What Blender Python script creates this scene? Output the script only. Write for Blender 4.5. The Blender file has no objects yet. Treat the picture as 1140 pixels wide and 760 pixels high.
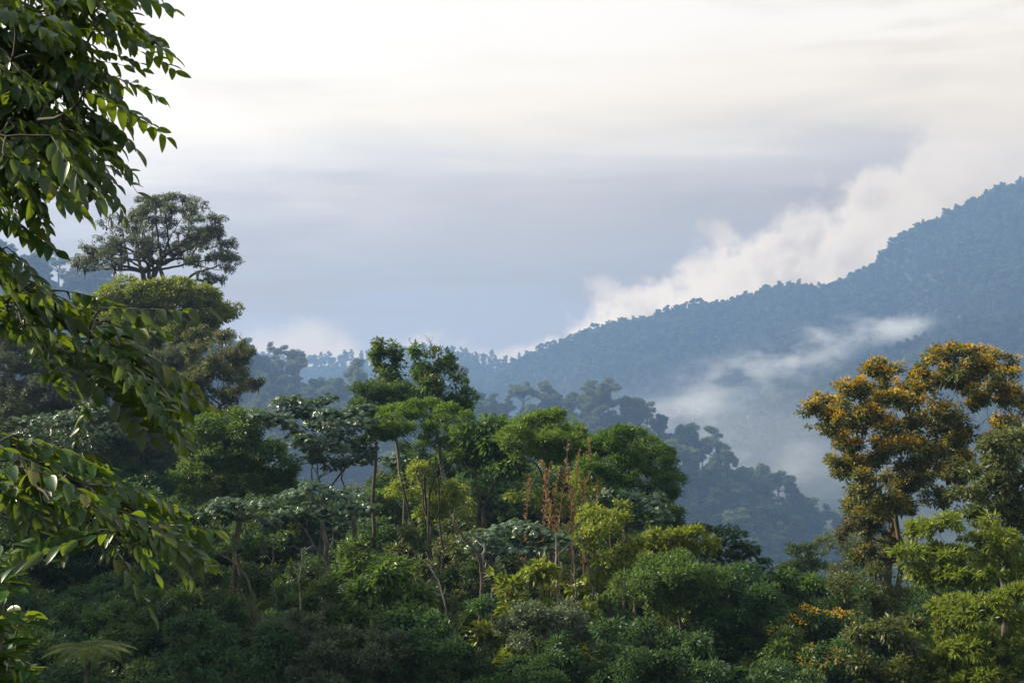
import bpy, math
import numpy as np
from mathutils import Vector

# ------------------------------------------------------------------ basics
sc = bpy.context.scene
COL = sc.collection
F = 1566.0                      # focal length in pixels of the 1140 px wide photograph
R = np.random.default_rng(7)
SUN_AZ, SUN_EL = math.radians(-76), math.radians(31)   # azimuth from +Y towards +X
SUN = np.array([math.sin(SUN_AZ)*math.cos(SUN_EL), math.cos(SUN_AZ)*math.cos(SUN_EL), math.sin(SUN_EL)])


def P(px, py, Y):
    """world point seen at photograph pixel (px, py) at distance Y"""
    return np.array([(px-570.0)*Y/F, Y, (380.0-py)*Y/F])


def tag(o, label=None, cat=None, group=None, kind=None):
    for k, v in (('label', label), ('category', cat), ('group', group), ('kind', kind)):
        if v:
            o[k] = v
    return o


def empty(name, loc, rz=0.0):
    o = bpy.data.objects.new(name, None)
    o.empty_display_size = 0.3
    o.location = [float(c) for c in loc]
    o.rotation_euler = (0, 0, rz)
    COL.objects.link(o)
    return o


def norm(v):
    return v/np.maximum(np.linalg.norm(v, axis=-1, keepdims=True), 1e-9)


class MB:
    """collects vertex / face arrays with a per-face tint and material slot"""
    def __init__(self):
        self.v, self.f, self.t, self.m, self.n, self.s = [], [], [], [], 0, []

    def add(self, V, Fc, tint=0.5, mat=0, smooth=False):
        V = np.asarray(V, dtype=np.float32).reshape(-1, 3)
        Fc = np.asarray(Fc, dtype=np.int32)
        if len(V) == 0 or len(Fc) == 0:
            return
        self.v.append(V)
        self.f.append(Fc+self.n)
        self.t.append(np.broadcast_to(np.asarray(tint, dtype=np.float32), (len(Fc),)))
        self.m.append(np.full(len(Fc), mat, dtype=np.int32))
        self.s.append(np.full(len(Fc), smooth, dtype=bool))
        self.n += len(V)

    def mesh(self, name, mats, offset=(0, 0, 0)):
        me = bpy.data.meshes.new(name)
        V = np.concatenate(self.v) if self.v else np.zeros((0, 3), np.float32)
        V = V-np.asarray(offset, dtype=np.float32)
        me.vertices.add(len(V))
        me.vertices.foreach_set('co', V.ravel())
        tot = np.concatenate([np.full(len(f), f.shape[1], dtype=np.int32) for f in self.f])
        idx = np.concatenate([f.ravel() for f in self.f]).astype(np.int32)
        me.loops.add(len(idx))
        me.loops.foreach_set('vertex_index', idx)
        me.polygons.add(len(tot))
        st = np.zeros(len(tot), dtype=np.int32)
        st[1:] = np.cumsum(tot)[:-1]
        me.polygons.foreach_set('loop_start', st)
        me.polygons.foreach_set('loop_total', tot)
        me.polygons.foreach_set('material_index', np.concatenate(self.m))
        me.polygons.foreach_set('use_smooth', np.concatenate(self.s))
        at = me.attributes.new('tint', 'FLOAT', 'FACE')
        at.data.foreach_set('value', np.concatenate(self.t).astype(np.float32))
        for m in (mats if isinstance(mats, (list, tuple)) else [mats]):
            me.materials.append(m)
        me.update(calc_edges=True)
        return me

    def build(self, name, mats, parent=None, offset=(0, 0, 0)):
        o = bpy.data.objects.new(name, self.mesh(name, mats, offset))
        COL.objects.link(o)
        if parent is not None:
            o.parent = parent
        return o


# ------------------------------------------------------------------ materials
def nt(mat):
    mat.use_nodes = True
    t = mat.node_tree
    t.nodes.clear()
    return t, t.nodes, t.links


def ramp(nodes, stops, interp='LINEAR'):
    n = nodes.new('ShaderNodeValToRGB')
    cr = n.color_ramp
    cr.interpolation = interp
    while len(cr.elements) < len(stops):
        cr.elements.new(0.5)
    for e, (p, c) in zip(cr.elements, stops):
        e.position = p
        e.color = (c[0], c[1], c[2], 1)
    return n


def leaf_mat(name, cols, trans, rough=0.42, spec=0.24, tw=0.36, hue=0.014, val=0.35):
    """cols: dark, mid, light leaf colours picked leaf by leaf; trans: colour of light passing through"""
    m = bpy.data.materials.new(name)
    t, N, L = nt(m)
    at = N.new('ShaderNodeAttribute')
    at.attribute_name = 'tint'
    rp = ramp(N, [(i/(len(cols)-1), c) for i, c in enumerate(cols)])
    L.new(at.outputs['Fac'], rp.inputs[0])
    oi = N.new('ShaderNodeObjectInfo')
    hs = N.new('ShaderNodeHueSaturation')
    mh = N.new('ShaderNodeMapRange')
    mh.inputs[3].default_value, mh.inputs[4].default_value = 0.5-hue, 0.5+hue
    L.new(oi.outputs['Random'], mh.inputs[0])
    L.new(mh.outputs[0], hs.inputs['Hue'])
    mv = N.new('ShaderNodeMapRange')
    mv.inputs[3].default_value, mv.inputs[4].default_value = 1-val*0.6, 1+val
    mu = N.new('ShaderNodeMath'); mu.operation = 'MULTIPLY'; mu.inputs[1].default_value = 7.31
    fr = N.new('ShaderNodeMath'); fr.operation = 'FRACT'
    L.new(oi.outputs['Random'], mu.inputs[0]); L.new(mu.outputs[0], fr.inputs[0])
    L.new(fr.outputs[0], mv.inputs[0])
    L.new(mv.outputs[0], hs.inputs['Value'])
    L.new(rp.outputs[0], hs.inputs['Color'])
    pb = N.new('ShaderNodeBsdfPrincipled')
    L.new(hs.outputs[0], pb.inputs['Base Color'])
    pb.inputs['Roughness'].default_value = rough
    pb.inputs['Specular IOR Level'].default_value = spec
    tr = N.new('ShaderNodeBsdfTranslucent')
    mx = N.new('ShaderNodeMix'); mx.data_type = 'RGBA'; mx.inputs[0].default_value = 0.6
    L.new(hs.outputs[0], mx.inputs[6])
    mx.inputs[7].default_value = (*trans, 1)
    L.new(mx.outputs[2], tr.inputs['Color'])
    ms = N.new('ShaderNodeMixShader'); ms.inputs[0].default_value = tw
    L.new(pb.outputs[0], ms.inputs[1]); L.new(tr.outputs[0], ms.inputs[2])
    o = N.new('ShaderNodeOutputMaterial')
    L.new(ms.outputs[0], o.inputs['Surface'])
    return m


def bark_mat(name, c1, c2, c3, scale=3.0, rough=0.9):
    m = bpy.data.materials.new(name)
    t, N, L = nt(m)
    tc = N.new('ShaderNodeTexCoord')
    mp = N.new('ShaderNodeMapping'); mp.inputs['Scale'].default_value = (1, 1, 0.35)
    no = N.new('ShaderNodeTexNoise')
    no.inputs['Scale'].default_value = scale
    no.inputs['Detail'].default_value = 6
    L.new(tc.outputs['Object'], mp.inputs[0]); L.new(mp.outputs[0], no.inputs['Vector'])
    rp = ramp(N, [(0.34, c1), (0.5, c2), (0.66, c3)])
    L.new(no.outputs['Fac'], rp.inputs[0])
    pb = N.new('ShaderNodeBsdfPrincipled')
    pb.inputs['Roughness'].default_value = rough
    L.new(rp.outputs[0], pb.inputs['Base Color'])
    bp = N.new('ShaderNodeBump'); bp.inputs['Strength'].default_value = 0.5; bp.inputs['Distance'].default_value = 0.04
    L.new(no.outputs['Fac'], bp.inputs['Height']); L.new(bp.outputs[0], pb.inputs['Normal'])
    o = N.new('ShaderNodeOutputMaterial')
    L.new(pb.outputs[0], o.inputs['Surface'])
    return m


M = {
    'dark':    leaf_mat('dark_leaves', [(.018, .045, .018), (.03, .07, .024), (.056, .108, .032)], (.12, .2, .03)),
    'mid':     leaf_mat('mid_green_leaves', [(.028, .06, .016), (.045, .095, .022), (.08, .14, .03)], (.2, .32, .03)),
    'bright':  leaf_mat('bright_green_leaves', [(.058, .088, .011), (.115, .148, .016), (.21, .21, .022)], (.34, .45, .03)),
    'yellow':  leaf_mat('sun_toned_leaves', [(.055, .1, .013), (.1, .155, .018), (.18, .21, .022)], (.42, .48, .03), tw=.45),  # yellow-green tone stands in for sunlight glowing through the leaves
    'fresh':   leaf_mat('fresh_green_leaves', [(.03, .066, .013), (.052, .108, .018), (.11, .165, .024)], (.26, .4, .03)),
    'olive':   leaf_mat('olive_leaves', [(.035, .06, .018), (.06, .09, .025), (.12, .13, .04)], (.2, .22, .05)),
    'grey':    leaf_mat('hazed_grey_green_leaves', [(.05, .07, .042), (.08, .105, .058), (.12, .14, .075)], (.14, .18, .06), rough=.4),  # grey-green, lightened to stand in for haze on the left rise
    'brown':   leaf_mat('brown_green_leaves', [(.042, .056, .024), (.066, .074, .03), (.11, .095, .04)], (.2, .16, .05)),
    'cecropia': leaf_mat('silvery_leaves', [(.04, .085, .04), (.065, .125, .06), (.13, .19, .13)], (.14, .22, .06), rough=.33, spec=.5, tw=.25),
    'orange':  leaf_mat('orange_blossoms', [(.32, .17, .014), (.48, .26, .016), (.58, .36, .03)], (.62, .38, .03), rough=.6, spec=.2),
    'gold':    leaf_mat('golden_leaves', [(.11, .09, .012), (.2, .15, .015), (.3, .2, .02)], (.45, .33, .02), rough=.55, spec=.3),
    'rust':    leaf_mat('rusty_stalks', [(.13, .08, .04), (.2, .125, .06), (.28, .18, .09)], (.36, .22, .1), rough=.7, spec=.2),
    'far':     leaf_mat('distant_leaves', [(.035, .06, .02), (.065, .1, .03), (.125, .15, .045)], (.2, .26, .04), rough=.6, spec=.3, tw=.25, hue=.045, val=.8),
    'fore':    leaf_mat('glossy_leaflets', [(.008, .032, .008), (.014, .05, .011), (.03, .08, .014), (.15, .13, .02)], (.26, .36, .015), rough=.36, spec=.42, tw=.36, hue=.01, val=.1),
    'fern':    leaf_mat('fern_fronds', [(.07, .1, .02), (.11, .15, .03), (.17, .2, .04)], (.3, .35, .05)),
    'bark':    bark_mat('grey_brown_bark', (.035, .03, .02), (.07, .06, .042), (.13, .12, .095)),
    'moss':    bark_mat('mossy_bark', (.028, .025, .012), (.055, .046, .022), (.095, .075, .038), 5),
    'pale':    bark_mat('pale_bark', (.06, .05, .035), (.13, .12, .10), (.34, .33, .31), 4),
    'darkbark': bark_mat('dark_bark', (.02, .016, .011), (.035, .028, .02), (.06, .05, .035)),
    'hangmoss': bark_mat('hanging_moss_strands', (.07, .055, .03), (.12, .09, .045), (.17, .13, .07), 8),
}


def ground_mat():
    m = bpy.data.materials.new('shaded_forest_floor')
    t, N, L = nt(m)
    tc = N.new('ShaderNodeTexCoord')
    n1 = N.new('ShaderNodeTexNoise'); n1.inputs['Scale'].default_value = 0.09; n1.inputs['Detail'].default_value = 8
    n2 = N.new('ShaderNodeTexNoise'); n2.inputs['Scale'].default_value = 1.7; n2.inputs['Detail'].default_value = 6
    L.new(tc.outputs['Object'], n1.inputs['Vector']); L.new(tc.outputs['Object'], n2.inputs['Vector'])
    r1 = ramp(N, [(.3, (.010, .017, .007)), (.55, (.016, .026, .010)), (.75, (.026, .027, .013))])  # tones darkened to stand in for the shade under the trees
    r2 = ramp(N, [(.35, (.5, .5, .5)), (.7, (1.3, 1.3, 1.2))])
    L.new(n1.outputs['Fac'], r1.inputs[0]); L.new(n2.outputs['Fac'], r2.inputs[0])
    mx = N.new('ShaderNodeMix'); mx.data_type = 'RGBA'; mx.blend_type = 'MULTIPLY'; mx.inputs[0].default_value = 1
    L.new(r1.outputs[0], mx.inputs[6]); L.new(r2.outputs[0], mx.inputs[7])
    pb = N.new('ShaderNodeBsdfPrincipled'); pb.inputs['Roughness'].default_value = .95
    L.new(mx.outputs[2], pb.inputs['Base Color'])
    o = N.new('ShaderNodeOutputMaterial'); L.new(pb.outputs[0], o.inputs['Surface'])
    return m


# ------------------------------------------------------------------ terrain
def prof(pts, Y):
    """treetop profile in photograph pixels -> (x, z) arrays at distance Y"""
    a = np.array(pts, dtype=float)
    return (a[:, 0]-570)*Y/F, (380-a[:, 1])*Y/F


R1Y, R2Y, R3Y, R4Y = 600.0, 1750.0, 1330.0, 1950.0
S1, S2 = 2.0, 1.6            # the ridge and the mountains stand that much farther and larger than their unit plans
R1 = prof([(-700, 130), (-200, 210), (40, 270), (100, 300), (200, 352), (270, 380), (300, 377), (345, 384), (380, 398), (420, 415), (470, 418), (520, 412), (565, 415),
           (600, 424), (640, 425), (680, 430), (715, 438), (740, 458), (770, 472), (800, 484), (830, 498), (860, 514), (880, 533), (900, 558), (925, 590),
           (950, 622), (1000, 660), (1100, 690), (1800, 720)], R1Y)
R2 = prof([(-900, 520), (300, 500), (420, 462), (500, 430), (565, 404), (600, 388), (650, 364), (700, 350), (760, 334), (800, 327), (850, 319), (900, 312), (942, 305), (972, 291),
           (1000, 256), (1022, 241), (1052, 233), (1085, 215), (1112, 200), (1140, 193), (1240, 168), (1400, 190), (2200, 260)], R2Y)
R3 = prof([(300, 640), (560, 600), (640, 556), (700, 520), (760, 482), (820, 450), (880, 424), (940, 400), (1000, 376), (1060, 350), (1140, 344), (1250, 325), (1500, 290), (2300, 250)], R3Y)
R4 = prof([(-1500, 360), (-300, 380), (200, 397), (400, 399), (470, 389), (520, 396), (560, 402), (700, 380), (1500, 330)], R4Y)
_ph = np.random.default_rng(3).uniform(0, 6.28, (40,))


def fbm(x, y, wl, amp, octs=4, seed=0):
    z = 0
    for i in range(octs):
        k = 6.283/(wl/1.9**i)
        a = _ph[(seed+i*3) % 37]
        z = z+amp*0.52**i*(np.sin(k*(x*math.cos(a)+y*math.sin(a))+_ph[(i+seed) % 31]*3)
                           * np.cos(k*1.13*(-x*math.sin(a*1.3)+y*math.cos(a*1.3))+_ph[(i+5+seed) % 29]))
    return z


def ridge(x, y, pr, Yr, drop, sf, sb, spur=0.0, wl=230.0, seed=0):
    top = np.interp(x, pr[0], pr[1])-drop
    d = Yr-y
    dd = np.maximum(d, 0)
    sp = spur*np.clip(dd/260, 0, 1)*(np.abs(np.sin(x/wl*3.1416+0.9*np.sin(y/170)+seed))-0.6)
    return top-np.where(d > 0, dd*sf, -d*sb)+sp


def smax(a, b, k):
    h = np.clip(0.5+0.5*(b-a)/k, 0, 1)
    return a*(1-h)+b*h+k*h*(1-h)


def ss(a, b, x):
    t = np.clip((x-a)/(b-a), 0, 1)
    return t*t*(3-2*t)


def height(x, y):
    x = np.asarray(x, float); y = np.asarray(y, float)
    r = np.hypot(x, y)
    near = -1.75-11.8*ss(2, 40, r)-0.5*ss(40, 75, r)
    left = ss(-6, -34, x)*ss(58, 105, y)
    near = near+7.5*left
    fall = ss(88-24*ss(6, 14, x), 420, r-26*ss(-8, -30, x))
    base = near*(1-fall)+fall*(-186)+fbm(x, y, 90, 1.0, 3, 4)*ss(10, 60, r)
    base = base+fbm(x, y, 260, 9, 4, 9)*ss(200, 500, r)
    x1, y1, x2, y2 = x/S1, y/S1, x/S2, y/S2
    h = smax(base, S1*(ridge(x1, y1, R1, R1Y, 19, .33, .55, 10, 120)+fbm(x1, y1, 60, 2.2, 3, 8)*np.clip((R1Y-y1)/60, 0, 1)), 14)
    h = smax(h, S2*(ridge(x2, y2, R3, R3Y, 11, .42, .75, 28, 190, 1.0)+fbm(x2, y2, 150, 6, 3, 2)), 14)
    h = smax(h, S2*(ridge(x2, y2, R2, R2Y, 12, .50, .5, 75, 230, .4)+3.5*np.sin(x2/31)*np.sin(x2/74+1)+2.2*np.sin(x2/17+.7)+fbm(x2, y2, 190, 7, 4, 6)*np.clip((R2Y-y2)/150, 0, 1)), 16)
    h = smax(h, S2*ridge(x2, y2, R4, R4Y, 10, .4, .4, 30, 300, .4), 10)
    h = np.where(y < 0, np.where(r > 60, np.maximum(h, near), near), h)
    return h


def build_terrain():
    a = np.concatenate([np.linspace(-180, -40, 50)[:-1], np.linspace(-40, 40, 330), np.linspace(40, 180, 50)[1:-1]])*math.pi/180
    rr = np.concatenate([np.geomspace(0.8, 60, 40)[:-1], np.geomspace(60, 400, 70)[:-1], np.linspace(400, 3260, 200)])
    A, RR = np.meshgrid(a, rr)
    X, Y = RR*np.sin(A), RR*np.cos(A)
    Z = height(X, Y)
    V = np.stack([X, Y, Z], -1).reshape(-1, 3)
    nr, na = len(rr), len(a)
    i = np.arange(nr-1)[:, None]*na; j = np.arange(na)[None, :]
    j2 = (j+1) % na
    Fc = np.stack([i+j, i+na+j, i+na+j2, i+j2], -1).reshape(-1, 4)[:, ::-1]
    b = MB()
    b.add(V, Fc, smooth=True)
    c = len(V)
    b2 = np.concatenate([V, [[0, 0, float(height(0, 0.01))]]])
    b.v[0] = b2.astype(np.float32)
    b.add(np.zeros((1, 3)), np.zeros((0, 3), int))
    b.f.append(np.array([[c, k, (k+1) % na] for k in range(na)], np.int32))
    b.t.append(np.full(na, .5, np.float32)); b.m.append(np.zeros(na, np.int32)); b.s.append(np.ones(na, bool))
    o = b.build('terrain', ground_mat())
    tag(o, kind='structure')
    return o


# ------------------------------------------------------------------ plant geometry
def tube(b, pts, rad, sides=6, tint=.5, mat=0):
    pts = np.asarray(pts, float); n = len(pts)
    rad = np.broadcast_to(np.asarray(rad, float), (n,))
    t = np.gradient(pts, axis=0)
    t = norm(t)
    ref = np.array([0.31, 0.9, 0.05]) if abs(t[:, 2]).mean() > .6 else np.array([0.05, 0.1, 1.0])
    u = norm(np.cross(t, ref)); w = np.cross(t, u)
    an = np.linspace(0, 2*math.pi, sides, endpoint=False)
    V = pts[:, None, :]+rad[:, None, None]*(np.cos(an)[None, :, None]*u[:, None, :]+np.sin(an)[None, :, None]*w[:, None, :])
    i = np.arange(n-1)[:, None]*sides; j = np.arange(sides)[None, :]
    Fc = np.stack([i+j, i+(j+1) % sides, i+sides+(j+1) % sides, i+sides+j], -1).reshape(-1, 4)
    b.add(V.reshape(-1, 3), Fc, tint, mat, True)


def bend(p0, p1, n, rng, wob=.08, sag=0.0, lift=.0):
    """a crooked line from p0 to p1"""
    p0 = np.asarray(p0, float); p1 = np.asarray(p1, float)
    L = np.linalg.norm(p1-p0)
    t = np.linspace(0, 1, n)[:, None]
    mid = (p0+p1)/2+rng.normal(0, wob, 3)*L+np.array([0, 0, lift*L-sag*L])
    p = (1-t)**2*p0+2*t*(1-t)*mid+t*t*p1
    k = rng.normal(0, wob*.28*L/math.sqrt(n), (n, 3)); k[0] = k[-1] = 0
    return p+k


def kites(b, p, d, nrm, L, W, tint, mat=0, fold=.18):
    """leaf blades: base, two sides, tip; two triangles folded on the midrib"""
    d = norm(d)
    s = norm(np.cross(d, nrm)); n = np.cross(s, d)
    L = L[:, None]; W = W[:, None]
    k = len(p)
    V = np.empty((k, 4, 3), np.float32)
    V[:, 0] = p
    V[:, 1] = p+d*L*.42+s*W*.5+n*W*fold
    V[:, 2] = p+d*L-n*L*.06
    V[:, 3] = p+d*L*.42-s*W*.5+n*W*fold
    i = np.arange(k)[:, None]*4
    Fc = np.concatenate([np.stack([i+0, i+1, i+2], -1), np.stack([i+0, i+2, i+3], -1)], 1).reshape(-1, 3)
    b.add(V.reshape(-1, 3), Fc, np.repeat(tint, 2), mat)


TR = .62
# style: leaf length, width, leaves per clump, clump radius, clumps per m2, flatness, outward, droop
ST = {
    'fine':   dict(L=.17, W=.085, K=26, cr=.25, cd=6.0, out=.6, droop=.3, gap=-.45),
    'small':  dict(L=.135, W=.072, K=30, cr=.22, cd=7.5, out=.6, droop=.15, gap=-.48),
    'medium': dict(L=.24, W=.115, K=18, cr=.25, cd=6.0, out=.65, droop=.4, gap=-.35),
    'broad':  dict(L=.33, W=.17, K=12, cr=.26, cd=4.6, out=.65, droop=.45, gap=-.35),
    'airy':   dict(L=.17, W=.085, K=20, cr=.22, cd=6.5, out=.5, droop=.35, gap=-.15),
    'rosette': dict(L=.23, W=.08, K=15, cr=.09, cd=9, out=.9, droop=.5, gap=-.5),
    'crown':  dict(L=.19, W=.095, K=22, cr=.25, cd=6.5, out=.5, droop=.3, gap=-.22),
    'umbel':  dict(L=.15, W=.065, K=26, cr=.22, cd=9, out=.5, droop=.05, gap=-.6),
}


def lobes_px(lobes, Y, rng, depth=.85):
    """(px, py, rx, ry[, dY]) -> centres and radii in metres"""
    s = Y/F
    C, Rr = [], []
    for l in lobes:
        dy = l[4] if len(l) > 4 else rng.uniform(-1, 1)*l[2]*s*.8
        y = Y+dy
        C.append(P(l[0], l[1], y))
        Rr.append((l[2]*s, max(l[2], l[3])*s*depth, l[3]*s))
    return np.array(C), np.array(Rr)


def fragment(C, Rr, rng, flat=False):
    """break each big lobe into a core and several smaller uneven ones"""
    C2, R2_ = [], []
    for c, r_ in zip(C, Rr):
        C2.append(c); R2_.append(r_*(.92 if flat else .7))
        n = int(np.clip(3.5+r_[0]*1.6, 3, 8))
        d = norm(rng.normal(size=(n, 3))*np.array([1, 1, .8])+np.array([0, 0, .25]))
        for k in range(n):
            f = rng.uniform(.28, .52)
            C2.append(c+d[k]*r_*rng.uniform(.3, .6) if flat else c+d[k]*r_*rng.uniform(.55, .88)); R2_.append(np.maximum(r_*f*np.array([1.1, 1.1, 1.15 if not flat else .95]), .16))
    return np.array(C2), np.array(R2_)


def clump_sites(C, Rr, st, rng, under=.35, fullness=1.0):
    pos, nor, lob = [], [], []
    for i, (c, r) in enumerate(zip(C, Rr)):
        a = 4*math.pi*((r[0]*r[1])**1.6+(r[0]*r[2])**1.6+(r[1]*r[2])**1.6)**(1/1.6)/3**(1/1.6)
        n = max(5, int(a*st['cd']*fullness))
        d = norm(rng.normal(size=(n*2, 3)))
        keep = (d[:, 2] > -.25) | (rng.random(n*2) < under)
        d = d[keep][:n]
        fac = 1-np.abs(rng.normal(0, .2, len(d)))
        inner = rng.random(len(d)) < .16
        fac = np.where(inner, rng.uniform(.25, .8, len(d)), fac)
        fac = np.clip(fac, .1, 1.0)*(1+.13*np.sin(d[:, 0]*5+i)*np.cos(d[:, 2]*6+i*2))
        p = c+d*r*fac[:, None]
        nn = norm(d/np.maximum(r, .05))
        ok = np.ones(len(p), bool)
        for j, (c2, r2) in enumerate(zip(C, Rr)):
            if j != i:
                q = (((p-c2)/r2)**2).sum(1)
                ok &= (q > .5) | (rng.random(len(p)) < .12)
        g = (np.sin(p[:, 0]*2.3+i)+np.sin(p[:, 1]*2.1+p[:, 2]*1.7)+np.sin(p[:, 2]*2.9-p[:, 0]*1.3))/2.2
        ok &= g > st['gap']-.25*rng.random(len(p))
        pos.append(p[ok]); nor.append(nn[ok]); lob.append(np.full(ok.sum(), i))
    return np.concatenate(pos), np.concatenate(nor), np.concatenate(lob)


def leaves(b, pos, nor, st, rng, mat=0, scale=1.0, tint0=0.0):
    K = st['K']; n = len(pos)*K
    ct = np.repeat(rng.uniform(-.3, .3, len(pos)), K)
    c = np.repeat(pos, K, 0); o = np.repeat(nor, K, 0)
    off = rng.normal(size=(n, 3))
    off = norm(off)*(rng.random((n, 1))**.5)*st['cr']*scale
    off[:, 2] *= .7
    p = c+off
    up = np.array([0, 0, 1.0])
    d = o*st['out']+norm(off)*.8+rng.normal(0, .35, (n, 3))-up*st['droop']
    nm = up*.75+o*.55+rng.normal(0, .38, (n, 3))
    L = st['L']*scale*rng.uniform(.65, 1.25, n)
    W = st['W']*scale*rng.uniform(.75, 1.2, n)
    kites(b, p, d, nm, L, W, np.clip(.45+tint0+ct+rng.normal(0, .24, n), 0, 1), mat)


def palmate(b, pos, nor, rng, size=.5, K=6, mat=0):
    """big lobed leaves in rosettes at the branch ends"""
    n = len(pos)*K
    c = np.repeat(pos, K, 0); o = np.repeat(nor, K, 0)
    az = rng.uniform(0, 6.283, n)
    d = np.stack([np.cos(az), np.sin(az), rng.uniform(-.25, .45, n)], 1)
    cc = c+d*size*rng.uniform(.5, 1.25, (n, 1))+np.array([0, 0, .1*size])
    nm = norm(np.array([0, 0, 1.0])+d*rng.uniform(.1, 1.0, (n, 1))+rng.normal(0, .32, (n, 3)))
    e1 = norm(np.cross(nm, rng.normal(size=(n, 3)))); e2 = np.cross(nm, e1)
    r = size*rng.uniform(.38, .66, n)
    tn = np.clip(.4+rng.normal(0, .25, n), 0, 1)
    for k in range(9):
        a = k*6.283/9.8
        dr = e1*math.cos(a)+e2*math.sin(a)-nm*.28
        f = 1-.25*abs(k-4)/4
        kites(b, cc, dr, nm, r*f, r*.36, tn, mat, .1)


def make_tree(name, label, cat, Y, lobes, style, mat, base, fork=None, tr=.16, bark='bark', group=None,
              seed=0, under=.35, full=1.0, stems=1, spread=.8, twigs=11, scale=1.0, extra=None, depth=.85, gy=None, limb=1.0):
    rng = np.random.default_rng(seed*101+17)
    C, Rr = lobes_px(lobes, Y, rng, depth)
    bx = P(base[0], base[1], Y)[0]
    gz = float(height(bx, Y)) if gy is None else gy
    B = np.array([bx, Y, gz-.25])
    root = empty(name, B)
    tag(root, label, cat, group)
    st = ST.get(style, ST['medium'])
    if style == 'palmate':
        st = dict(ST['broad'], cd=2.6, gap=-.6)
    nc = len(C)
    FC, FR = fragment(C, Rr, rng, style == 'umbel')
    pos, nor, lob = clump_sites(FC, FR, st, rng, under, full)
    lob = np.argmin(np.linalg.norm((pos[:, None, :]-C[None])/Rr[None], axis=2), axis=1)
    cb = MB()
    if style == 'palmate':
        palmate(cb, pos, nor, rng, .36*scale)
    else:
        leaves(cb, pos, nor, st, rng, 0, scale)
    cb.build('crown', M[mat], root, B)
    # trunk and limbs
    wb = MB()
    fk = P(fork[0], fork[1], Y) if fork else np.array([bx, Y, max(gz+1.0, (C[:, 2]-Rr[:, 2]).min()-.3)])
    for s in range(stems):
        if stems > 1:
            b0 = B+np.array([rng.uniform(-spread, spread), rng.uniform(-spread, spread), 0])
            f0 = fk+np.array([rng.uniform(-spread, spread)*1.3, rng.uniform(-spread, spread), rng.uniform(-.5, .5)])
            mine = [i for i in range(len(C)) if i % stems == s]
        else:
            b0, f0, mine = B, fk, range(len(C))
        trs = tr*TR*(rng.uniform(.7, 1.1) if stems > 1 else 1)
        tp = bend(b0, f0, 11, rng, .085)
        rr = trs*np.linspace(1.1, .74, 11); rr[0] *= 1.35
        tube(wb, tp, rr, 9)
        np_ = [tp[k] for k in range(6, 11)]; nr_ = [rr[k] for k in range(6, 11)]; nl_ = [0.0]*5
        for i in sorted(mine, key=lambda i: np.linalg.norm(C[i]-f0)):
            c = C[i]-np.array([0, 0, Rr[i, 2]*.35])
            A = np.array(np_); D = np.linalg.norm(A-c, axis=1)
            cost = D+.45*np.array(nl_)+1.5*np.maximum(0, A[:, 2]-c[2]+.1)
            k = int(np.argmin(cost))
            q, r0 = A[k], min(nr_[k]*.72, trs*.62)*min(1.0, .55+.4*Rr[i, 0])*limb
            n = int(np.clip(D[k]*3, 6, 14))
            lp = bend(q, c, n, rng, .13, lift=.04)
            lr = np.maximum(r0*np.linspace(1, .42, n), .008)
            tube(wb, lp, lr, 6)
            pl = nl_[k]
            for j in range(2, n):
                np_.append(lp[j]); nr_.append(lr[j]); nl_.append(pl+D[k]*j/n)
            idx = np.where(lob == i)[0]
            if len(idx):
                tn, tr_ = list(lp[n//3:]), list(lr[n//3:])
                pick = rng.choice(idx, min(twigs, len(idx)), replace=False)
                for j in sorted(pick, key=lambda j: np.linalg.norm(pos[j]-c)):
                    TN = np.array(tn)
                    kk = int(np.argmin(np.linalg.norm(TN-pos[j], axis=1)))
                    tw = bend(TN[kk], pos[j], 6, rng, .13)
                    rw = np.maximum(tr_[kk]*.62*np.linspace(1, .4, 6), .006)
                    tube(wb, tw, rw, 4)
                    tn.extend(tw[2:]); tr_.extend(rw[2:])
    wb.build('trunk', M[bark], root, B)
    if extra:
        extra(root, B, C, Rr, pos, nor, lob, rng, tp)
    return root


# ------------------------------------------------------------------ extras for single trees
def blossoms(mat, upper=.1, share=.6, scale=.9, name='blossoms', skip=(), st=None, zmin=-99):
    def fn(root, B, C, Rr, pos, nor, lob, rng, tp):
        ok = (nor[:, 2] > upper-.6*rng.random(len(nor))) & (rng.random(len(nor)) < share) & ~np.isin(lob, skip) & (pos[:, 2] > zmin+1.6*np.sin(pos[:, 0]*1.1))
        b = MB()
        s = dict(ST['small'], L=.135, W=.09, K=17, cr=.24, droop=-.2) if st is None else st
        leaves(b, pos[ok]+nor[ok]*.10+np.array([0, 0, .06]), nor[ok], s, rng, 0, scale)
        b.build(name, M[mat], root, B)
    return fn


def hanging_moss(n=70, lmin=.2, lmax=.7):
    def fn(root, B, C, Rr, pos, nor, lob, rng, tp):
        b = MB()
        for j in rng.choice(len(pos), n):
            p = pos[j]*.8+C[lob[j]]*.2-np.array([0, 0, Rr[lob[j], 2]*.3])
            l = rng.uniform(lmin, lmax)
            for k in range(4):
                q = p+rng.normal(0, .09, 3)
                tube(b, bend(q, q-np.array([rng.normal(0, .05), rng.normal(0, .05), l*rng.uniform(.5, 1)]), 4, rng, .1), [.05, .06, .035, .01], 4)
        tag(b.build('hanging_moss', M['hangmoss'], root, B), kind='stuff')
    return fn


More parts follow.
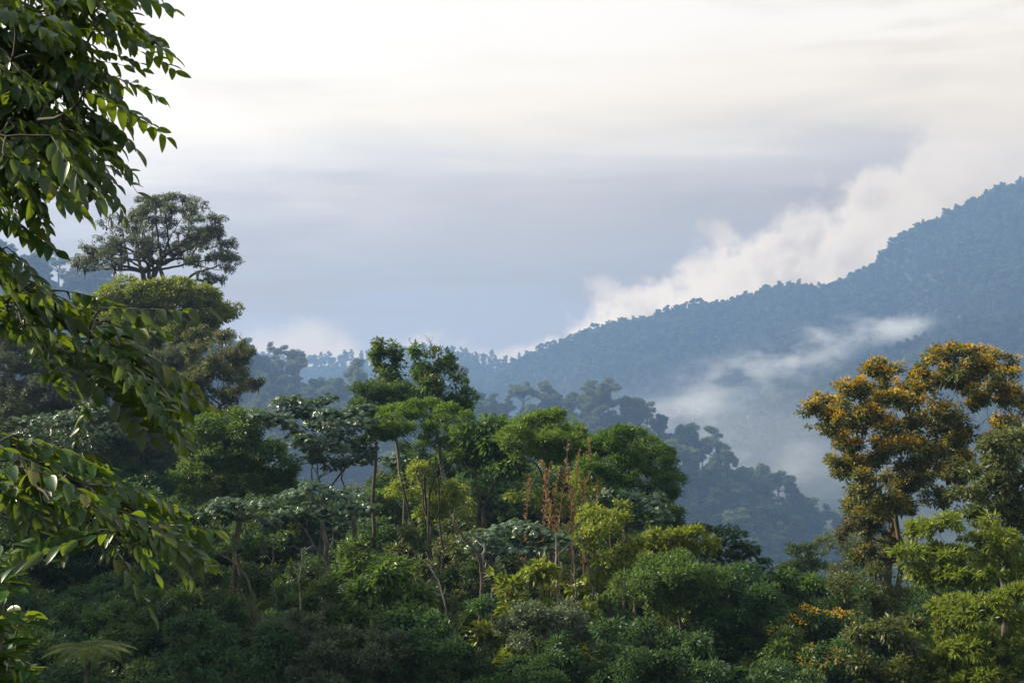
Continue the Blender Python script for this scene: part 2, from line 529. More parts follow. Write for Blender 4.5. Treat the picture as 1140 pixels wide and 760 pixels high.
def vines(n):
    def fn(root, B, C, Rr, pos, nor, lob, rng, tp):
        b = MB()
        for j in rng.choice(len(pos), n):
            p = pos[j]; l = rng.uniform(1.2, 3.2)
            ln = bend(p, p+np.array([rng.normal(0, .25), rng.normal(0, .25), -l]), 12, rng, .06)
            tube(b, ln, .012, 3, .3, 1)
            k = rng.integers(0, 12, 46)
            d = norm(rng.normal(size=(46, 3))+np.array([0, 0, -.5]))
            kites(b, ln[k]+rng.normal(0, .05, (46, 3)), d, norm(rng.normal(size=(46, 3))+np.array([0, 0, .8])), rng.uniform(.1, .2, 46), rng.uniform(.06, .1, 46), rng.random(46))
        b.build('climbing_vine', [M['fresh'], M['darkbark']], root, B)
    return fn


def dead_twigs(pts, Y):
    def fn(root, B, C, Rr, pos, nor, lob, rng, tp):
        b = MB()
        for (x0, y0, x1, y1) in pts:
            a, e = P(x0, y0, Y), P(x1, y1, Y)
            l = bend(a, e, 7, rng, .06)
            tube(b, l, np.linspace(.035, .012, 7), 4)
            for k in range(4):
                q = l[rng.integers(2, 7)]
                tube(b, bend(q, q+np.array([rng.uniform(-.35, .35), rng.uniform(-.2, .2), rng.uniform(.1, .4)]), 4, rng, .1), [.014, .012, .01, .006], 3)
        b.build('bare_twig', M['bark'], root, B)
    return fn


def both(*fs):
    def fn(*a):
        for f in fs:
            f(*a)
    return fn


def fill(poly, n, r0, r1, seed, dy=2.0, flat=.62):
    """n small crown lobes spread unevenly through an outline"""
    rng = np.random.default_rng(seed)
    pp = np.array(poly, float)
    lo, hi = pp.min(0), pp.max(0)
    out = []
    tries = 0
    while len(out) < n and tries < 20000:
        tries += 1
        q = rng.uniform(lo, hi)
        ins, j = False, len(pp)-1
        for i in range(len(pp)):
            if (pp[i, 1] > q[1]) != (pp[j, 1] > q[1]) and q[0] < (pp[j, 0]-pp[i, 0])*(q[1]-pp[i, 1])/(pp[j, 1]-pp[i, 1])+pp[i, 0]:
                ins = not ins
            j = i
        if not ins:
            continue
        rr = rng.uniform(r0, r1)
        if any((q[0]-o[0])**2+((q[1]-o[1])/flat)**2 < (.55*(rr+o[2]))**2 for o in out) and rng.random() < .96:
            continue
        out.append((q[0], q[1], rr, rr*flat*rng.uniform(.8, 1.2), rng.uniform(-dy, dy)))
    return out


# ------------------------------------------------------------------ trees standing one by one
def single_trees():
    T = make_tree
    # --- rise at the left
    T('emergent_tree', 'tall spreading grey-green tree with many upright mossy limbs against the sky', 'tree', 115,
      fill([(80, 288), (95, 268), (118, 262), (140, 232), (170, 217), (205, 220), (240, 240), (252, 262), (268, 290), (250, 302), (240, 322), (215, 312), (205, 290), (160, 285), (130, 295), (98, 300)],
           64, 9, 17, 292, 4.0, .55),
      'airy', 'grey', (172, 420), (172, 300), .42, 'moss', seed=1, full=1.0, twigs=10, extra=hanging_moss(110, .3, 1.0), stems=5, spread=.9, limb=1.2)
    T('dome_crowned_tree', 'bright green dome-crowned tree directly below the tall spreading tree', 'tree', 100,
      [(150, 336, 44, 22), (192, 330, 44, 20), (225, 350, 34, 22), (180, 362, 58, 28), (248, 358, 16, 13), (120, 350, 24, 20), (170, 322, 24, 12), (210, 375, 40, 24), (235, 345, 34, 20), (130, 365, 34, 26), (170, 385, 50, 24)],
      'medium', 'bright', (180, 520), None, .3, 'bark', seed=2, full=1.0)
    T('epiphyte_laden_tree', 'brown-flecked epiphyte-laden tree on the right shoulder of the left-hand rise', 'tree', 92,
      fill([(195, 380), (225, 360), (255, 360), (278, 395), (270, 415), (284, 440), (270, 470), (215, 475), (195, 430)], 30, 10, 17, 293, 3.0, .75),
      'airy', 'olive', (245, 560), (245, 450), .26, 'moss', seed=3, twigs=10, full=1.4, extra=both(hanging_moss(60, .2, .6), blossoms('brown', -.8, .3, 1.1, 'withered_leaves')))
    T('grey_forest_tree', 'shadowy grey-green tree at the left edge behind the glossy leaflets', 'tree', 97,
      [(20, 395, 55, 30), (60, 430, 55, 38), (15, 460, 50, 45), (85, 405, 34, 28), (60, 480, 60, 40), (20, 350, 40, 30)], 'small', 'grey', (40, 620), None, .35, 'bark', seed=4)
    T('grey_forest_tree', 'grey-green tree filling the space between dome-crowned tree and dark round thicket', 'tree', 94,
      [(130, 400, 40, 28), (175, 430, 44, 34), (130, 450, 44, 40), (185, 475, 40, 36), (150, 500, 50, 40), (200, 410, 30, 26)], 'small', 'grey', (150, 640), None, .32, 'bark', seed=5)
    T('broadleaf_tree', 'dull green tree with large pale leaves standing under the grey forest trees', 'tree', 84,
      [(60, 470, 30, 14), (95, 462, 26, 12), (120, 480, 26, 12), (80, 490, 40, 18), (40, 500, 30, 18)], 'palmate', 'cecropia', (80, 650), (82, 540), .14, 'bark', seed=6)
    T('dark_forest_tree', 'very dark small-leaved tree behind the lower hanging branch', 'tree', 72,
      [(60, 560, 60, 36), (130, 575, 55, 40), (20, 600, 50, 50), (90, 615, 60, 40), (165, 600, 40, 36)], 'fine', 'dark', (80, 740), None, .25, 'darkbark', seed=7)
    # --- middle clump, left part
    T('round_crowned_tree', 'dense round-crowned green tree left of the open candelabra tree', 'tree', 66,
      [(262, 486, 44, 26), (235, 505, 40, 34), (300, 512, 34, 34), (270, 532, 56, 32), (225, 538, 34, 26), (315, 536, 18, 24), (280, 470, 24, 12)],
      'fine', 'mid', (268, 700), None, .26, 'darkbark', seed=8, full=1.1)
    T('candelabra_tree', 'open tree with big drooping hand-shaped leaves and candelabra limbs, right of the round-crowned tree', 'tree', 64,
      fill([(290, 452), (330, 446), (370, 450), (405, 456), (432, 478), (425, 505), (395, 520), (350, 520), (325, 495), (300, 470)], 26, 11, 19, 294, 2.2, .55),
      'palmate', 'cecropia', (380, 640), (378, 560), .2, 'bark', seed=9, full=1.4, stems=3, spread=1.0, twigs=10)
    T('round_crowned_tree', 'small dark blue-green ball-crowned tree in front of the spire-topped trees', 'tree', 72,
      [(413, 434, 22, 12), (434, 440, 22, 14), (400, 450, 14, 12), (420, 452, 26, 14), (446, 452, 12, 12)], 'small', 'dark', (420, 640), None, .18, 'darkbark', seed=10, full=1.2)
    T('spire_topped_tree', 'slender tree with the tallest leafy spire of the middle clump', 'tree', 76,
      [(422, 386, 5, 9), (422, 399, 8, 10), (424, 414, 12, 12), (440, 390, 5, 9), (441, 402, 8, 10), (440, 418, 11, 12), (432, 430, 18, 12), (425, 440, 18, 12), (450, 438, 14, 14)],
      'medium', 'mid', (430, 640), (430, 440), .2, 'bark', seed=11, full=1.3, under=.8)
    T('spire_topped_tree', 'ragged spire-topped tree with bare dead twigs and brown foliage on its right', 'tree', 75,
      [(462, 392, 5, 9), (464, 404, 9, 11), (474, 414, 15, 12), (488, 396, 16, 9), (499, 408, 14, 10), (482, 428, 20, 12), (506, 424, 12, 9), (513, 441, 14, 10), (470, 442, 18, 14), (500, 450, 20, 12), (515, 456, 12, 8)],
      'medium', 'mid', (478, 640), (478, 450), .2, 'bark', seed=12, full=1.15, under=.6, extra=both(
          dead_twigs([(474, 398, 455, 378), (474, 398, 470, 380), (482, 394, 476, 376), (474, 398, 464, 386)], 75),
          blossoms('brown', -.6, .35, 1.2, 'withered_leaves', (0, 1, 2, 7, 8))))
    T('umbrella_tree', 'flat umbrella-crowned tree with feathery foliage and several thin bare stems', 'tree', 66,
      fill([(412, 462), (440, 448), (475, 447), (508, 454), (532, 478), (536, 520), (512, 506), (490, 494), (450, 480), (418, 486)], 38, 11, 17, 296, 2.0, .5),
'umbel', 'fresh', (475, 640), (472, 530), .1, 'darkbark', seed=13, stems=5, spread=1.1, under=.1, twigs=8, full=1.1, limb=.9)
    # --- middle clump, right part
    T('broadleaf_tree', 'broad-leaved tree on a dark trunk between the feathery umbrella tree and the green dome', 'tree', 64,
      [(528, 482, 22, 16), (552, 474, 24, 12), (545, 502, 30, 20), (574, 496, 22, 20), (530, 512, 18, 18), (562, 518, 26, 16)], 'broad', 'mid', (540, 660), (540, 560), .2, 'darkbark', seed=14, full=1.15, stems=2, spread=.5)
    T('umbrella_tree', 'sunlit green umbrella tree with the highest flat dome right of centre', 'tree', 63,
      fill([(572, 478), (590, 464), (620, 461), (645, 472), (662, 492), (662, 512), (600, 512), (560, 504)], 34, 11, 17, 297, 2.0, .55),
'umbel', 'fresh', (606, 660), (604, 545), .2, 'darkbark', seed=15, under=.15, full=1.25, twigs=9, stems=2, spread=.4)
    T('umbrella_tree', 'dark green umbrella tree stepping down at the right end of the middle clump', 'tree', 60,
      fill([(655, 500), (672, 485), (700, 480), (728, 492), (748, 512), (752, 550), (750, 590), (738, 588), (728, 545), (690, 540), (650, 528)], 42, 11, 17, 298, 2.0, .58),
'umbel', 'mid', (690, 660), (690, 560), .2, 'darkbark', seed=16, under=.15, full=1.3, twigs=9, stems=3, spread=.5)
    T('sun_toned_tree', 'small sunlit yellow-green tree glowing under the feathery umbrella tree', 'tree', 70,
      [(470, 530, 24, 16), (495, 545, 22, 18), (450, 550, 20, 16), (510, 565, 24, 16), (480, 570, 26, 16)], 'airy', 'yellow', (480, 680), None, .1, 'bark', seed=17, full=1.1)  # the sunlit glow of this foliage is put into its leaf colour
    T('sun_toned_tree', 'sunlit yellow-green young tree behind the rusty flower stalks', 'tree', 67,
      [(600, 530, 18, 14), (628, 525, 22, 16), (650, 545, 20, 16), (575, 545, 18, 14), (615, 560, 26, 16), (660, 520, 14, 14)], 'airy', 'yellow', (620, 680), None, .1, 'bark', seed=18)  # sunlit look carried by the leaf colour, as on the tree before
    # --- big-leaved pioneer trees in front
    T('pioneer_tree', 'silvery hand-leaved pioneer tree on a crooked mossy trunk, before the round-crowned tree', 'tree', 57,
      [(250, 560, 22, 6), (284, 562, 20, 6), (230, 574, 16, 6), (268, 577, 18, 7), (300, 585, 12, 7)], 'palmate', 'cecropia', (302, 720), (262, 612), .11, 'moss', seed=19, full=1.3, stems=1, scale=.95, limb=1.5)
    T('pioneer_tree', 'widest silver-leaved pioneer tree, its layered tiers spreading left of the yellow glow', 'tree', 56,
      [(322, 552, 24, 6), (352, 546, 22, 6), (385, 554, 22, 7), (340, 568, 26, 8), (372, 574, 24, 8), (310, 574, 16, 6), (408, 566, 16, 7)], 'palmate', 'cecropia', (355, 720), (350, 625), .11, 'bark', seed=20, full=1.3, stems=2, spread=.5, scale=.9, limb=1.5)
    T('pioneer_tree', 'blue-green pioneer tree with big pale leaves below the rusty flower stalks', 'tree', 54,
      [(538, 596, 24, 8), (572, 588, 24, 8), (602, 598, 22, 8), (556, 612, 26, 10), (590, 614, 24, 9), (525, 612, 14, 8), (628, 606, 16, 8)], 'palmate', 'cecropia', (562, 740), (562, 660), .11, 'pale', seed=21, full=1.5, stems=2, spread=.6, scale=1.0, limb=1.4)
    T('pioneer_tree', 'silvery pioneer tree tucked under the dark umbrella tree', 'tree', 57,
      [(690, 553, 22, 7), (718, 560, 18, 8), (736, 574, 13, 9), (702, 578, 22, 9), (726, 594, 18, 9)], 'palmate', 'cecropia', (714, 740), (712, 640), .11, 'bark', seed=22, full=1.6, stems=2, spread=.4, scale=.9)
    T('pioneer_tree', 'dark glossy pioneer tree at the right end of the clump, against the valley', 'tree', 58,
      [(783, 590, 12, 7), (808, 598, 20, 10), (834, 612, 16, 9), (816, 620, 24, 12), (790, 612, 18, 12), (842, 628, 10, 8)], 'palmate', 'dark', (806, 740), (808, 670), .1, 'darkbark', seed=23, full=1.9, scale=.85)
    # --- leafy heaps in front
    T('vine_covered_tree', 'bright green vine-smothered tree, a tumbling heap of small leaves near the middle', 'tree', 53,
      [(662, 572, 18, 12), (688, 572, 18, 12), (676, 596, 26, 18), (704, 600, 20, 18), (655, 602, 16, 20), (690, 622, 26, 18), (672, 640, 20, 22)], 'fine', 'bright', (680, 760), None, .18, 'darkbark', seed=24, full=1.2, under=.6)
    T('leafy_shrub', 'lit yellow-green shrub crown right of the vine-smothered tree', 'shrub', 54,
      [(742, 600, 20, 12), (770, 596, 18, 11), (790, 606, 14, 10), (755, 616, 30, 14), (728, 620, 18, 12)], 'medium', 'bright', (755, 760), None, .12, 'darkbark', seed=25, full=1.2)
    T('bushy_tree', 'large dark small-leaved bushy tree with a shaded hollow beneath it', 'tree', 50,
      [(755, 642, 44, 24), (720, 650, 34, 24), (785, 655, 28, 28), (745, 670, 40, 26), (735, 628, 28, 14)], 'small', 'mid', (752, 800), None, .2, 'darkbark', seed=26, full=1.15)
    T('bushy_tree', 'tall dense dark bush reaching from the frame bottom up to the hazy valley edge', 'tree', 51,
      [(815, 652, 34, 24), (840, 672, 26, 26), (800, 690, 36, 30), (836, 705, 30, 32), (812, 735, 40, 30), (850, 740, 24, 24)], 'small', 'dark', (820, 820), None, .2, 'darkbark', seed=27, full=1.15)
    T('bushy_tree', 'rounded grey-green bush low in the middle with pale stems beneath', 'tree', 47,
      [(600, 690, 34, 16), (635, 692, 30, 18), (570, 702, 26, 18), (615, 712, 44, 20), (648, 712, 20, 18)], 'small', 'grey', (610, 830), (610, 740), .1, 'pale', seed=28, full=1.15, stems=3, spread=.5)
    # --- right edge
    T('orange_blossoming_tree', 'tall tree covered with orange blossoms on gnarled mossy limbs at the right', 'tree', 62,
      fill([(890, 462), (925, 440), (948, 428), (978, 402), (1008, 405), (1035, 398), (1068, 386), (1112, 388), (1136, 404), (1142, 440), (1134, 500), (1085, 545), (1045, 560), (1000, 572),
            (965, 604), (944, 590), (950, 545), (930, 520), (948, 490), (915, 486)], 100, 10, 18, 291, 2.2, .66)+fill([(945, 560), (1005, 560), (1012, 610), (985, 645), (962, 630), (940, 600)], 12, 9, 14, 299, 1.5, .7),
      'crown', 'olive', (990, 700), (988, 560), .3, 'moss', seed=29, full=1.3, twigs=12, limb=1.15, stems=2, spread=.3, under=.5,
      extra=both(blossoms('orange', .0, .62, 1.05, 'blossoms', zmin=-4.6), blossoms('gold', -.3, .42, 1.1, 'golden_leaves'),
                 blossoms('brown', -.8, .10, 1.1, 'withered_leaves'), hanging_moss(60, .2, .7)))
    T('grey_leaved_tree', 'glossy grey-olive tree at the right edge, half covering the orange-blossomed tree', 'tree', 54,
      fill([(1060, 560), (1080, 525), (1105, 495), (1140, 478), (1175, 490), (1180, 600), (1120, 602), (1080, 585), (1055, 580)], 34, 11, 20, 295, 2.2, .75),
'medium', 'olive', (1120, 800), (1115, 640), .22, 'bark', seed=30, full=1.2)
    T('layered_tree', 'yellow-green layered tree with drooping leaf rosettes below the grey-olive tree', 'tree', 50,
      [(1046, 592, 36, 12), (1080, 580, 30, 12), (1018, 618, 26, 14), (1066, 622, 44, 15), (1110, 606, 36, 15), (1135, 630, 26, 18), (1090, 640, 44, 14), (1030, 640, 26, 12)],
      'rosette', 'bright', (1075, 820), (1075, 680), .2, 'bark', seed=31, full=1.35, twigs=10)
    T('layered_tree', 'lowest yellow-green rosette-leaved tree in the lower right corner', 'tree', 46,
      [(1062, 678, 40, 14), (1100, 694, 44, 18), (1036, 712, 36, 18), (1084, 724, 50, 22), (1128, 668, 34, 18), (1130, 726, 34, 24), (1040, 748, 40, 18), (1096, 755, 50, 18)],
      'rosette', 'bright', (1080, 860), (1080, 760), .18, 'bark', seed=32, full=1.35, twigs=10)
    T('leaning_tree', 'thin leaning bare-stemmed tree hung with withered brown leaves, left of the mossy trunk', 'tree', 60,
      [(950, 585, 16, 12), (962, 600, 12, 8), (940, 600, 9, 7)], 'airy', 'brown', (982, 690), (962, 610), .07, 'moss', seed=33, limb=1.2)
    T('wispy_tree', 'pale wispy tree in the haze left of the mossy trunk', 'tree', 105,
      [(925, 602, 24, 12), (950, 612, 22, 14), (905, 618, 14, 10), (935, 632, 30, 16), (965, 630, 18, 16)], 'airy', 'olive', (935, 720), (935, 650), .14, 'bark', seed=34, full=.75)
    T('round_crowned_tree', 'dark round tree top peeping over the thicket beside the pale wispy tree', 'tree', 84,
      [(892, 614, 18, 10), (896, 630, 24, 14), (880, 634, 14, 12)], 'small', 'dark', (893, 730), None, .14, 'darkbark', seed=35, full=1.1)
    T('flowering_shrub', 'dark shrub topped with clusters of orange blossoms in the lower right thicket', 'shrub', 50,
      [(895, 688, 18, 10), (928, 690, 20, 11), (912, 706, 30, 14), (940, 712, 18, 14), (880, 706, 16, 12)], 'fine', 'dark', (912, 830), None, .09, 'darkbark', seed=36, full=1.1,
      extra=blossoms('orange', .35, .42, 1.0))
    T('flowering_shrub', 'low shrub with scattered golden blossoms at the bottom edge right of centre', 'shrub', 47,
      [(905, 735, 26, 14), (940, 740, 24, 16), (920, 752, 36, 16), (958, 728, 14, 12)], 'fine', 'dark', (920, 850), None, .09, 'darkbark', seed=37,
      extra=blossoms('gold', .2, .4, 1.0))
    T('leafy_shrub', 'light green young tree between the tall dark bush and the flowering shrubs', 'shrub', 56,
      [(868, 652, 22, 16), (885, 668, 20, 16), (860, 680, 20, 18), (905, 655, 14, 12)], 'medium', 'mid', (872, 790), None, .09, 'bark', seed=38)
    T('leafy_shrub', 'olive airy thicket tree under the withered leaves of the leaning tree', 'shrub', 54,
      [(950, 655, 24, 18), (985, 670, 26, 22), (960, 695, 26, 18), (1005, 645, 18, 18), (975, 640, 18, 16)], 'airy', 'olive', (970, 800), None, .09, 'moss', seed=39, full=1.5)
    T('cone_shaped_tree', 'small dark conical tree between flowering shrubs and layered tree', 'tree', 52,
      [(958, 668, 4, 8), (958, 682, 7, 9), (958, 698, 10, 10)], 'small', 'dark', (958, 810), None, .06, 'darkbark', seed=40, full=1.4)
    # --- shrubs along the bottom
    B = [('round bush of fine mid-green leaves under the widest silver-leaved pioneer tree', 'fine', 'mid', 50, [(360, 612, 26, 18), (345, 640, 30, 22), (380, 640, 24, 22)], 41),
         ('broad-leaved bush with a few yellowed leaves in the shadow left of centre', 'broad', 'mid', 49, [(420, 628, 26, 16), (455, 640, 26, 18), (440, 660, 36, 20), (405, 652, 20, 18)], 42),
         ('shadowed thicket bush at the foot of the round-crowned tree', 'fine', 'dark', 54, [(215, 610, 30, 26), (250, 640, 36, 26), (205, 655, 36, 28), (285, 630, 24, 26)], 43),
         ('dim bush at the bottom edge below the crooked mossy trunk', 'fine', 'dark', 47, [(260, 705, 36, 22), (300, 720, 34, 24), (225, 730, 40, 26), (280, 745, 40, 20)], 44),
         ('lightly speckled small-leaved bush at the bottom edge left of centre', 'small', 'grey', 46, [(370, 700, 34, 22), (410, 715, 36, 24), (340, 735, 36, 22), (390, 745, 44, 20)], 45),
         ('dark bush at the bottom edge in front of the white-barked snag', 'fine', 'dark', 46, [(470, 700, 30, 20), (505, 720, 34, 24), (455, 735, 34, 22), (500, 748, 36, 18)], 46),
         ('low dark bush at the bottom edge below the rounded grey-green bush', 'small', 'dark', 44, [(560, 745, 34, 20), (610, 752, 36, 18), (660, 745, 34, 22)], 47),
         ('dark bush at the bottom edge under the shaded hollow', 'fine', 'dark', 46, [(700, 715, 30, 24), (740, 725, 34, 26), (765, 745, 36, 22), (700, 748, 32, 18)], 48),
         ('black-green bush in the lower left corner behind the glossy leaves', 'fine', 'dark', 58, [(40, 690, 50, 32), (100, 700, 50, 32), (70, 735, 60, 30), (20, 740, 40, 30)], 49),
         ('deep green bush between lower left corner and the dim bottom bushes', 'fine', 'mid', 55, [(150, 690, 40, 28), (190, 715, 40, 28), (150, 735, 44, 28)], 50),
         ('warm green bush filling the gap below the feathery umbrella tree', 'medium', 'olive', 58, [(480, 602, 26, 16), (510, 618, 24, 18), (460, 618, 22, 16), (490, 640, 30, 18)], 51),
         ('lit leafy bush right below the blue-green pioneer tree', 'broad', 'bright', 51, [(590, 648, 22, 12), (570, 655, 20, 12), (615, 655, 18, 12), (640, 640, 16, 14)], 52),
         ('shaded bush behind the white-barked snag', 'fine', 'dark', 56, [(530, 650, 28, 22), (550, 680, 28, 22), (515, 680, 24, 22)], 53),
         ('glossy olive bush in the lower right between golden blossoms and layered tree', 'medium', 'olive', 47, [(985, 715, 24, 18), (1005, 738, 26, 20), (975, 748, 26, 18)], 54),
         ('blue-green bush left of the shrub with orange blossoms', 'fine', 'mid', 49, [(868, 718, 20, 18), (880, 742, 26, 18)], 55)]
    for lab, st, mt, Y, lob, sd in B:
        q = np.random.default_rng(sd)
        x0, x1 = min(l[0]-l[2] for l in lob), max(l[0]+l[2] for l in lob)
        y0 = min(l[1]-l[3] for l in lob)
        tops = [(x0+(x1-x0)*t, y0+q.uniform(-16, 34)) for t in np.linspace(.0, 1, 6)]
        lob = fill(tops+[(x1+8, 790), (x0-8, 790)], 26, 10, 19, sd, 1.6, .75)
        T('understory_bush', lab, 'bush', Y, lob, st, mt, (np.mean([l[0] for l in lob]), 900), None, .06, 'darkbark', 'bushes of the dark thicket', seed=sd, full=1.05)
    # filler trees behind the clump, seen through its gaps
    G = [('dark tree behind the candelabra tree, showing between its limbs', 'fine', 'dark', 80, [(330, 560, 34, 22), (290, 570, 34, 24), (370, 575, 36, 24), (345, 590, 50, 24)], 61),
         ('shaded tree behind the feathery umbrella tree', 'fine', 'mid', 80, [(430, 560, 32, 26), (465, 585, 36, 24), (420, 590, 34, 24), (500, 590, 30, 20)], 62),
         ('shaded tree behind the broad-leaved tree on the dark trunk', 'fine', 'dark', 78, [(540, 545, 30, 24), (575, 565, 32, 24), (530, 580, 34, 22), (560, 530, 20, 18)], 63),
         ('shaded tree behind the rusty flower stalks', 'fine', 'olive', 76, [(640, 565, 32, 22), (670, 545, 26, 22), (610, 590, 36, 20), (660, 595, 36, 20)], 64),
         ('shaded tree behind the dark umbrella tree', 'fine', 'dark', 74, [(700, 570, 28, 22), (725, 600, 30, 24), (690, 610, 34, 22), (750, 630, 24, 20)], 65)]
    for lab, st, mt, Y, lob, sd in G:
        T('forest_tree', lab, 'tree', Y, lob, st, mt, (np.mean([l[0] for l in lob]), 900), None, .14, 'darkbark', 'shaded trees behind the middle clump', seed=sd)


def thicket_trees():
    """small trees crowded behind and below the named ones, copied from a few patterns with their parts"""
    rng = np.random.default_rng(55)
    kinds = [('medium', 'bright', 'bright yellow-green'), ('fine', 'dark', 'dark fine-leaved'), ('small', 'dark', 'very dark tiny-leaved'), ('fine', 'mid', 'mid-green fine-leaved'), ('medium', 'mid', 'mid-green medium-leaved'),
             ('broad', 'dark', 'dark broad-leaved'), ('airy', 'olive', 'thin olive'), ('medium', 'dark', 'dark medium-leaved'), ('palmate', 'cecropia', 'hand-leaved')]
    sky = np.array([(-60, 545), (60, 560), (200, 555), (300, 560), (400, 548), (440, 512), (520, 500), (700, 530), (745, 585), (850, 655), (930, 660), (1000, 645), (1140, 600), (1220, 590)], float)
    protos = []
    for k, (st, mt, word) in enumerate(kinds):
        Y = 60.0
        w = rng.uniform(.8, 1.2)
        pl = [(570-34*w, 640+rng.uniform(-20, 20)), (570-26*w, 606+rng.uniform(-8, 8)), (566, 588), (570+24*w, 602+rng.uniform(-8, 8)), (570+36*w, 640+rng.uniform(-20, 20)),
              (570+40*w, 700), (570+26*w, 745), (570-30*w, 745), (570-42*w, 700)]
        lob = fill(pl, 24, 10, 19, 400+k, 1.6, .8)
        root = make_tree('thicket_tree', 'x', 'tree', Y, lob, st, mt, (570, 900), None, .12, 'darkbark', seed=200+k, under=.6, full=1.15, extra=vines(14) if k % 2 else None, gy=float(P(0, 760, Y)[2]))
        protos.append((root, 586.0))
    slots = []
    for i in range(128):
        px = rng.uniform(-50, 1190)
        top = np.interp(px, sky[:, 0], sky[:, 1])+rng.uniform(0, 1)**1.2*150
        slots.append((px, top))
    for i in range(34):
        px = rng.uniform(415, 745)
        slots.append((px, np.interp(px, [415, 440, 700, 745], [505, 482, 500, 560])+rng.uniform(0, 90)))
    used = set()
    for n, (px, top) in enumerate(slots):
        k = int(rng.choice(len(kinds), p=[.05, .18, .13, .18, .13, .1, .07, .1, .06]))
        Y = float(np.clip(47+(740-top)/160*28+rng.uniform(-2, 3), 45, 84))
        if px > 760:
            Y = min(Y, 66)
        root, ptop = protos[k]
        s = float(rng.uniform(.85, 1.35))
        hgt = (760-ptop)*60/F*s
        x, ztop = P(px, top, Y)[0], P(px, top, Y)[2]
        if k in used:
            o = root.copy(); COL.objects.link(o)
            for ch in root.children:
                c = ch.copy(); COL.objects.link(c); c.parent = o
        else:
            o = root; used.add(k)
        o.location = (x, Y, ztop-hgt); o.scale = (s, s, s); o.rotation_euler = (0, 0, rng.uniform(0, 6.28))
        word = kinds[k][2]
        g = 'left of the pale-barked stems' if px < 480 else ('below the umbrella trees' if px < 860 else 'around the flowering shrubs')
        tag(o, '%s small tree crowded into the shady thicket %s' % (word, g), 'tree', '%s thicket trees %s' % (word, g))
    # unseen tall trees added just beyond the left edge of the picture to shade the thicket
    rng = np.random.default_rng(77)
    lob = fill([(-640, 300), (-560, 130), (-440, 90), (-330, 150), (-300, 330), (-350, 520), (-470, 600), (-600, 500)], 26, 55, 95, 501, 3.0, .7)
    root = make_tree('added_shade_tree', 'unseen tall spreading tree added just beyond the left edge to shade the thicket', 'tree', 46, lob, 'broad', 'mid', (-470, 900), None, .45, 'bark',
                     'added unseen trees beyond the left edge', seed=502, scale=1.25, full=.5, twigs=6)
    for dx, dy, s, rz in ((-7, 7, 1.25, 2.0), (1, -4, 1.1, 4.0), (-15, 3, 1.35, 1.0), (-4, 21, .85, 5.2), (-13, -7, 1.25, 3.1)):
        o = root.copy(); COL.objects.link(o)
        o.location = (root.location.x+dx, root.location.y+dy, float(height(root.location.x+dx, root.location.y+dy))-.2)
        o.scale = (s, s, s); o.rotation_euler = (0, 0, rz)
        for ch in root.children:
            c = ch.copy(); COL.objects.link(c); c.parent = o
    for k in range(len(kinds)):
        if k not in used:
            for ch in list(protos[k][0].children):
                bpy.data.objects.remove(ch)
            bpy.data.objects.remove(protos[k][0])


